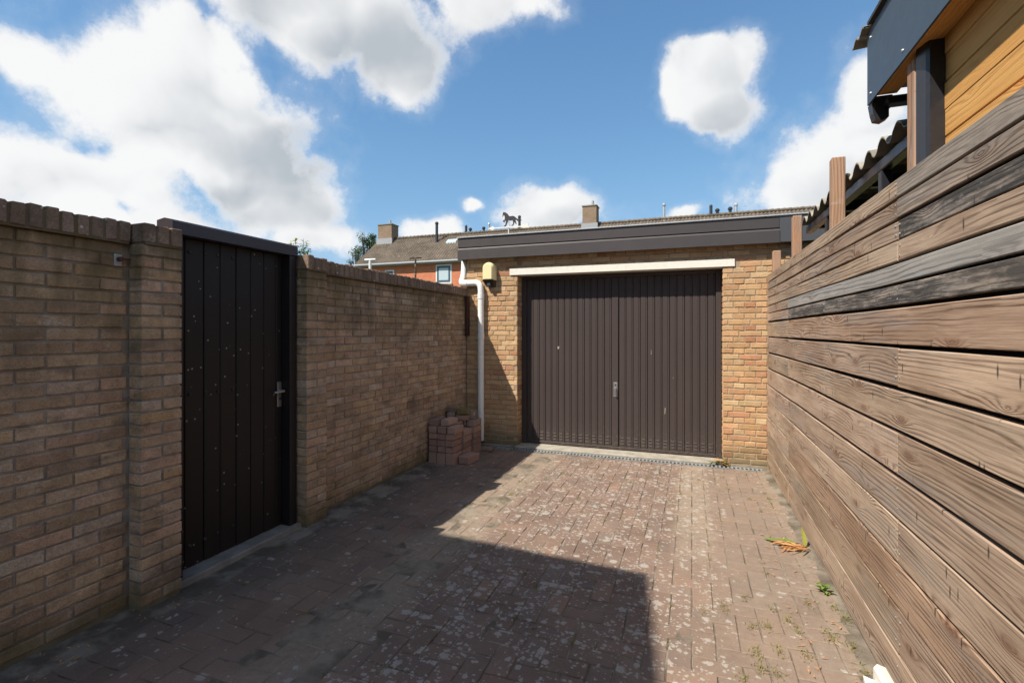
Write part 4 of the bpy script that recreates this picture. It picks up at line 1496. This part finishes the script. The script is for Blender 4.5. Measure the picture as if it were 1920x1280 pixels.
# white broken plastic corner at the fence foot
wc = thing('white_offcut', 'broken white moulded offcut leaning at the foot of the fence', 'offcut')
q = at_z(1668, 1278)
bx, by = 0.668, 2.40
MB().prism([(bx + .035, 0.0), (bx + .085, 0.0), (bx + .083, .068), (bx + .05, .078), (bx + .037, .06)], 'y', by - .10, by + .045).build('upright', M['white_paint'], wc)
MB().prism([(bx + .0, by + .04), (bx + .036, by + .02), (bx + .036, by - .16), (bx - .005, by - .15), (bx - .01, by - .04)], 'z', 0.001, 0.022).build('foot', M['white_paint'], wc)

# ------------------------------------------------------------------ weather vane on the garage roof
vane = thing('weather_vane', 'black horse weather vane with white arrow on the garage roof', 'weather vane')
VY = 6.6


def vp(u, v):
    p_ = at_y(880 + u / 13.714, 380 + v / 13.714, VY)
    return (p_.x, p_.z)


horse = [(872, 243), (905, 247), (940, 256), (985, 290), (1010, 325), (1022, 345), (1060, 350), (1100, 340), (1140, 343), (1175, 362), (1205, 392), (1245, 418), (1290, 412), (1330, 425), (1345, 462),
         (1300, 455), (1255, 482), (1222, 462), (1200, 436), (1190, 440), (1200, 490), (1216, 540), (1200, 560), (1182, 530), (1172, 505), (1158, 508), (1150, 555), (1120, 592), (1085, 597), (1092, 580),
         (1118, 560), (1128, 515), (1112, 455), (1050, 466), (1000, 452), (988, 490), (965, 560), (935, 614), (884, 614), (893, 598), (925, 575), (940, 505), (948, 478), (915, 468), (902, 474),
         (928, 495), (890, 507), (862, 482), (876, 456), (908, 440), (916, 400), (908, 350), (888, 318), (872, 332), (868, 366), (850, 362), (860, 300)]
MB().prism([vp(*q) for q in horse], 'y', VY - 0.004, VY + 0.004).build('horse', M['vane_black'], vane)
arrow = [(480, 672), (600, 606), (650, 640), (900, 622), (1340, 596), (1370, 555), (1532, 528), (1512, 575), (1538, 640), (1370, 650), (1340, 628), (900, 652), (655, 668), (605, 712)]
MB().prism([vp(*q) for q in arrow], 'y', VY - 0.004, VY + 0.004).build('arrow', M['white_paint'], vane)
a_ = vp(1003, 470)
MB().tube([(a_[0], VY + 0.012, 2.62), (a_[0], VY + 0.012, a_[1])], 0.009, 8).build('rod', M['white_paint'], vane)

# ------------------------------------------------------------------ garden poles behind the wall
for (px, py, y, half, mkey, label) in ((694, 488, 6.6, 0.052, 'white_pvc', 'white T-shaped washing line post behind the brick wall'), (779, 484, 7.4, 0.066, 'post_wood', 'brown T-shaped pole behind the brick wall')):
    tp = at_y(px, py, y)
    o = thing('washing_line_post', label, 'post')
    MB().tube([(tp.x, tp.y, -0.05), (tp.x, tp.y, tp.z)], 0.022 if mkey == 'white_pvc' else 0.016, 10).build('pole', M[mkey], o)
    MB().tube([(tp.x - half * 1.5, tp.y - 0.03, tp.z), (tp.x + half * 1.5, tp.y + 0.03, tp.z + 0.01)], 0.022 if mkey == 'white_pvc' else 0.014, 8).build('crossbar', M[mkey], o)

# ------------------------------------------------------------------ terraced house behind
HY = 29.0
house = thing('terraced_house', 'row of orange brick houses with a brown tiled roof behind the garage', 'house')
ex = at_y(664, 497, HY).x
EZ = 6.06
HX0, HX1 = ex, 16.0
RUN, RISE = 2.95, 2.25
MB().box(HX0 + 0.15, HX1, HY + 0.30, HY + 2 * RUN - 0.3, -0.05, EZ - 0.1).build('wall', M['orange_brick'], house)
# roof: pantile waves running down the slope, stepped at every row
TW, ROWS = 0.205, 12
ncol_ = int((HX1 - HX0) / TW)
mb = MB()
SUBX = 4
for r in range(ROWS):
    f0, f1 = r / ROWS, (r + 1) / ROWS
    base = len(mb.v)
    for (f_, lift) in ((f0, 0.055), (f1, 0.012)):
        for i in range(ncol_ * SUBX + 1):
            x = HX0 + i * TW / SUBX
            wv = 0.040 * math.sin(2 * math.pi * i / SUBX + 0.6)
            mb.v.append((x, HY + f_ * RUN, EZ + f_ * RISE + lift + wv))
    n_ = ncol_ * SUBX + 1
    for i in range(n_ - 1):
        mb.f.append((base + i, base + i + 1, base + n_ + i + 1, base + n_ + i))
    if r:
        pb = base - n_
        for i in range(n_ - 1):
            mb.f.append((pb + i, pb + i + 1, base + i + 1, base + i))
rf = MB().add([(HX0, HY, EZ - .05), (HX1, HY, EZ - .05), (HX1, HY + RUN, EZ + RISE - .05), (HX0, HY + RUN, EZ + RISE - .05), (HX1, HY + 2 * RUN, EZ - .05), (HX0, HY + 2 * RUN, EZ - .05)],
              [(0, 1, 2, 3), (3, 2, 4, 5), (0, 3, 5), (1, 4, 2), (0, 5, 4, 1)]).build('roof', M['roof_tile'], house)
mb.build('roof_tiles', M['roof_tile'], rf, fix=False, kind='stuff')
rd = MB()
x = HX0
while x < HX1:
    rd.tube([(x, HY + RUN, EZ + RISE + .055), (x + .33, HY + RUN, EZ + RISE + .075)], [.095, .11], 8)
    x += .31
rd.build('ridge_tiles', M['roof_tile'], rf, kind='stuff')
MB().tube([(HX0, HY - 0.06, EZ - 0.02), (HX1, HY - 0.06, EZ - 0.02)], 0.075, 8).build('gutter', M['lead'], house)
MB().box(HX0 + .05, HX1, HY - 0.0, HY + 0.30, EZ - 0.14, EZ - 0.055).build('eaves_board', M['lead'], house)


def chimney(px0, px1, pyt, pyb, label):
    a_, b_ = at_y(px0, pyb, HY + RUN - 0.3), at_y(px1, pyt, HY + RUN - 0.3)
    wd = (b_.x - a_.x)
    ch_ = MB().box(a_.x, a_.x + wd * 0.62, HY + RUN - 0.45, HY + RUN + 0.45, EZ + RISE - 0.7, b_.z).build('chimney', M['chimney_brick'], house)
    ch_['label'] = label
    MB().box(a_.x - .04, a_.x + wd * .62 + .04, HY + RUN - .49, HY + RUN + .49, b_.z + .002, b_.z + .07).build('chimney_cap', M['old_concrete'], ch_)
    MB().box(a_.x - .06, a_.x + wd * .62 + .10, HY + RUN - .56, HY + RUN - .451, EZ + RISE - .62, EZ + RISE + .02).build('flashing', M['lead'], ch_)
    MB().tube([(a_.x + wd * .4, HY + RUN, b_.z + .07), (a_.x + wd * .4, HY + RUN, b_.z + .42)], .09, 8).build('chimney_pot', M['galv'], ch_)


chimney(711, 752, 420, 452, 'brown brick chimney at the gable end')
chimney(1093, 1135, 385, 425, 'brown brick chimney rising above the garage roof')


def flue(px, pyt, pyb, rpx, mkey, capw=1.5, back=None):
    y = HY + (RUN if back is None else back)
    t_, b_ = at_y(px, pyt, y), at_y(px, pyb, y)
    r = rpx / 932.0 * (t_ - CAMP).length * 0.5
    lowz = EZ + RISE * min(1.0, (y - HY) / RUN) - 0.2
    f_ = MB().tube([(t_.x, y, lowz), (t_.x, y, t_.z - 0.1)], r, 10).build('flue', M[mkey], house, smooth=True)
    MB().tube([(t_.x, y, t_.z - 0.16), (t_.x, y, t_.z - .07), (t_.x, y, t_.z)], [r * capw, r * capw, r * .7], 10).build('flue_cap', M[mkey], f_)


flue(819, 416, 452, 5.0, 'flue_black', 1.3, 2.2)
flue(874, 422, 440, 4.5, 'flue_black', 1.05)
flue(882, 427, 440, 4.0, 'flue_black', 1.6)
flue(907, 425, 440, 4.0, 'flue_black', 1.6)
flue(917, 418, 436, 3.5, 'galv', 1.3)
flue(974, 404, 433, 5.0, 'flue_black', 1.2)
flue(1245, 381, 412, 4.0, 'galv', 1.5)
flue(1333, 384, 405, 5.0, 'flue_black', 1.05)
flue(1345, 391, 405, 5.0, 'flue_black', 1.5)
flue(1369, 388, 404, 5.0, 'flue_black', 1.5)
flue(1380, 381, 402, 4.5, 'galv', 1.3)
# roof light
sk = at_y(848, 449, HY + 2.2)
zr = EZ + RISE * 2.2 / RUN
s_ = MB().add([(sk.x - .38, HY + 1.95, zr - .10), (sk.x + .38, HY + 1.95, zr - .10), (sk.x + .38, HY + 2.3, zr + .165), (sk.x - .38, HY + 2.3, zr + .165)], [(0, 1, 2, 3)])
s_.add([(p_[0], p_[1], p_[2] - .25) for p_ in s_.v[:4]], [(0, 3, 2, 1)])
s_.f += [(0, 1, 5, 4), (1, 2, 6, 5), (2, 3, 7, 6), (3, 0, 4, 7)]
s_.build('roof_light', M['glass_curtain'], house)


def win(px0, px1, pyt, pyb, curtain=True):
    y = HY + 0.30
    a_, b_ = at_y(px0, pyb, y), at_y(px1, pyt, y)
    x0, x1, z0, z1 = a_.x, b_.x, a_.z, b_.z
    w_ = MB().cbox(x0, x1, y - .03, y + .05, z0, z1, .01).build('window', M['white_pvc'], house)
    MB().cbox(x0 + .09, x1 - .09, y - .05, y - .031, z0 + .09, z1 - .09, .01).build('sash', M['blue_frame'], w_)
    MB().box(x0 + .24, x1 - .22, y - .058, y - .0505, z0 + .22, z1 - .24).build('pane', M['glass_curtain' if curtain else 'glass'], w_)
    MB().box(x0 - .06, x1 + .06, y - .12, y + .02, z0 - .08, z0 - .002).build('sill', M['concrete'], w_)


win(817.5, 847, 495, 532)
win(865, 893, 491, 534, False)
win(722, 739, 506, 540)
win(940, 975, 488, 534)
win(1030, 1065, 484, 536)

# ------------------------------------------------------------------ trees
def tree(name, label, x, y, h, cr, cz, n_leaf, seed):
    rt = random.Random(seed)
    o = thing(name, label, 'tree')
    trunk = MB().tube([(x, y, -0.05), (x + .1, y, h * .4), (x, y + .1, h * .8)], [h * .035, h * .025, h * .008], 8)
    cl = []
    for i in range(16):
        a = rt.uniform(0, 6.28)
        e = rt.uniform(-.6, 1.3)
        rr_ = cr * rt.uniform(.35, .95)
        c_ = Vector((x + math.cos(a) * math.cos(e) * rr_, y + math.sin(a) * math.cos(e) * rr_, cz + math.sin(e) * rr_ * 1.1))
        cl.append((c_, cr * rt.uniform(.25, .45)))
        trunk.tube([(x, y, h * rt.uniform(.35, .6)), c_], [h * .012, h * .003], 5)
    trunk.build('trunk', M['bark'], o)
    lf = MB()
    for i in range(n_leaf):
        c_, r_ = cl[rt.randrange(len(cl))]
        v_ = Vector((rt.gauss(0, 1), rt.gauss(0, 1), rt.gauss(0, 1))).normalized() * r_ * rt.uniform(.4, 1.05)
        p_ = c_ + v_
        a = Vector((rt.uniform(-1, 1), rt.uniform(-1, 1), rt.uniform(-1, 1))).normalized()
        b_ = a.cross(Vector((rt.uniform(-1, 1), rt.uniform(-1, 1), rt.uniform(-1, 1)))).normalized()
        s_ = cr * rt.uniform(.035, .07)
        lf.add([p_ - a * s_, p_ + b_ * s_ * .6, p_ + a * s_, p_ - b_ * s_ * .6], [(0, 1, 2, 3)])
    lf.build('crown', M['leaf_tree'], o, fix=False)


q = at_y(690, 468, 38.0)
tree('garden_tree', 'dark green tree behind the gable of the terraced house', q.x - .2, 38.0, 10.2, 1.15, 9.0, 2600, 3)
q = at_y(668, 488, 34.0)
tree('garden_tree', 'low light tree at the eaves corner of the terraced house', q.x, 34.0, 7.9, 0.9, 7.1, 1200, 4)

# ------------------------------------------------------------------ the house beside the camera whose shadow lies on the drive
nb = thing('neighbour_house', 'brick house beside the drive behind the viewer, casting the broad shadow', 'house')
HE = 5.5
k = HE / 2.13
cor = Vector((-0.249 - k, 3.076 - 1.4 * k, 0))              # foot of the eaves corner whose shadow falls on the drive
ed = Vector((-1.548, 0.116, 0)).normalized()                 # along the eaves
bk = Vector((-ed.y, ed.x, 0))
if bk.y > 0:
    bk = -bk
slope = 0.45 / 1.2


def hp(a, b_, z):
    v_ = cor + ed * a + bk * b_
    return (v_.x, v_.y, z)


RB, LB = 4.0, 9.0
MB().add([hp(.2, .3, -.05), hp(LB, .3, -.05), hp(LB, 2 * RB - .3, -.05), hp(.2, 2 * RB - .3, -.05),
          hp(.2, .3, HE), hp(LB, .3, HE), hp(LB, 2 * RB - .3, HE), hp(.2, 2 * RB - .3, HE)],
         [(0, 3, 2, 1), (4, 5, 6, 7), (0, 1, 5, 4), (1, 2, 6, 5), (2, 3, 7, 6), (3, 0, 4, 7)]).build('wall', M['chimney_brick'], nb)
zr = HE + slope * RB
MB().add([hp(0, 0, HE), hp(LB, 0, HE), hp(LB, RB, zr), hp(0, RB, zr), hp(LB, 2 * RB, HE), hp(0, 2 * RB, HE),
          hp(0, 0, HE - .12), hp(LB, 0, HE - .12), hp(LB, 2 * RB, HE - .12), hp(0, 2 * RB, HE - .12)],
         [(0, 1, 2, 3), (3, 2, 4, 5), (6, 9, 8, 7), (0, 6, 7, 1), (5, 4, 8, 9), (0, 3, 5, 9, 6), (1, 7, 8, 4, 2)]).build('roof', M['roof_tile'], nb)
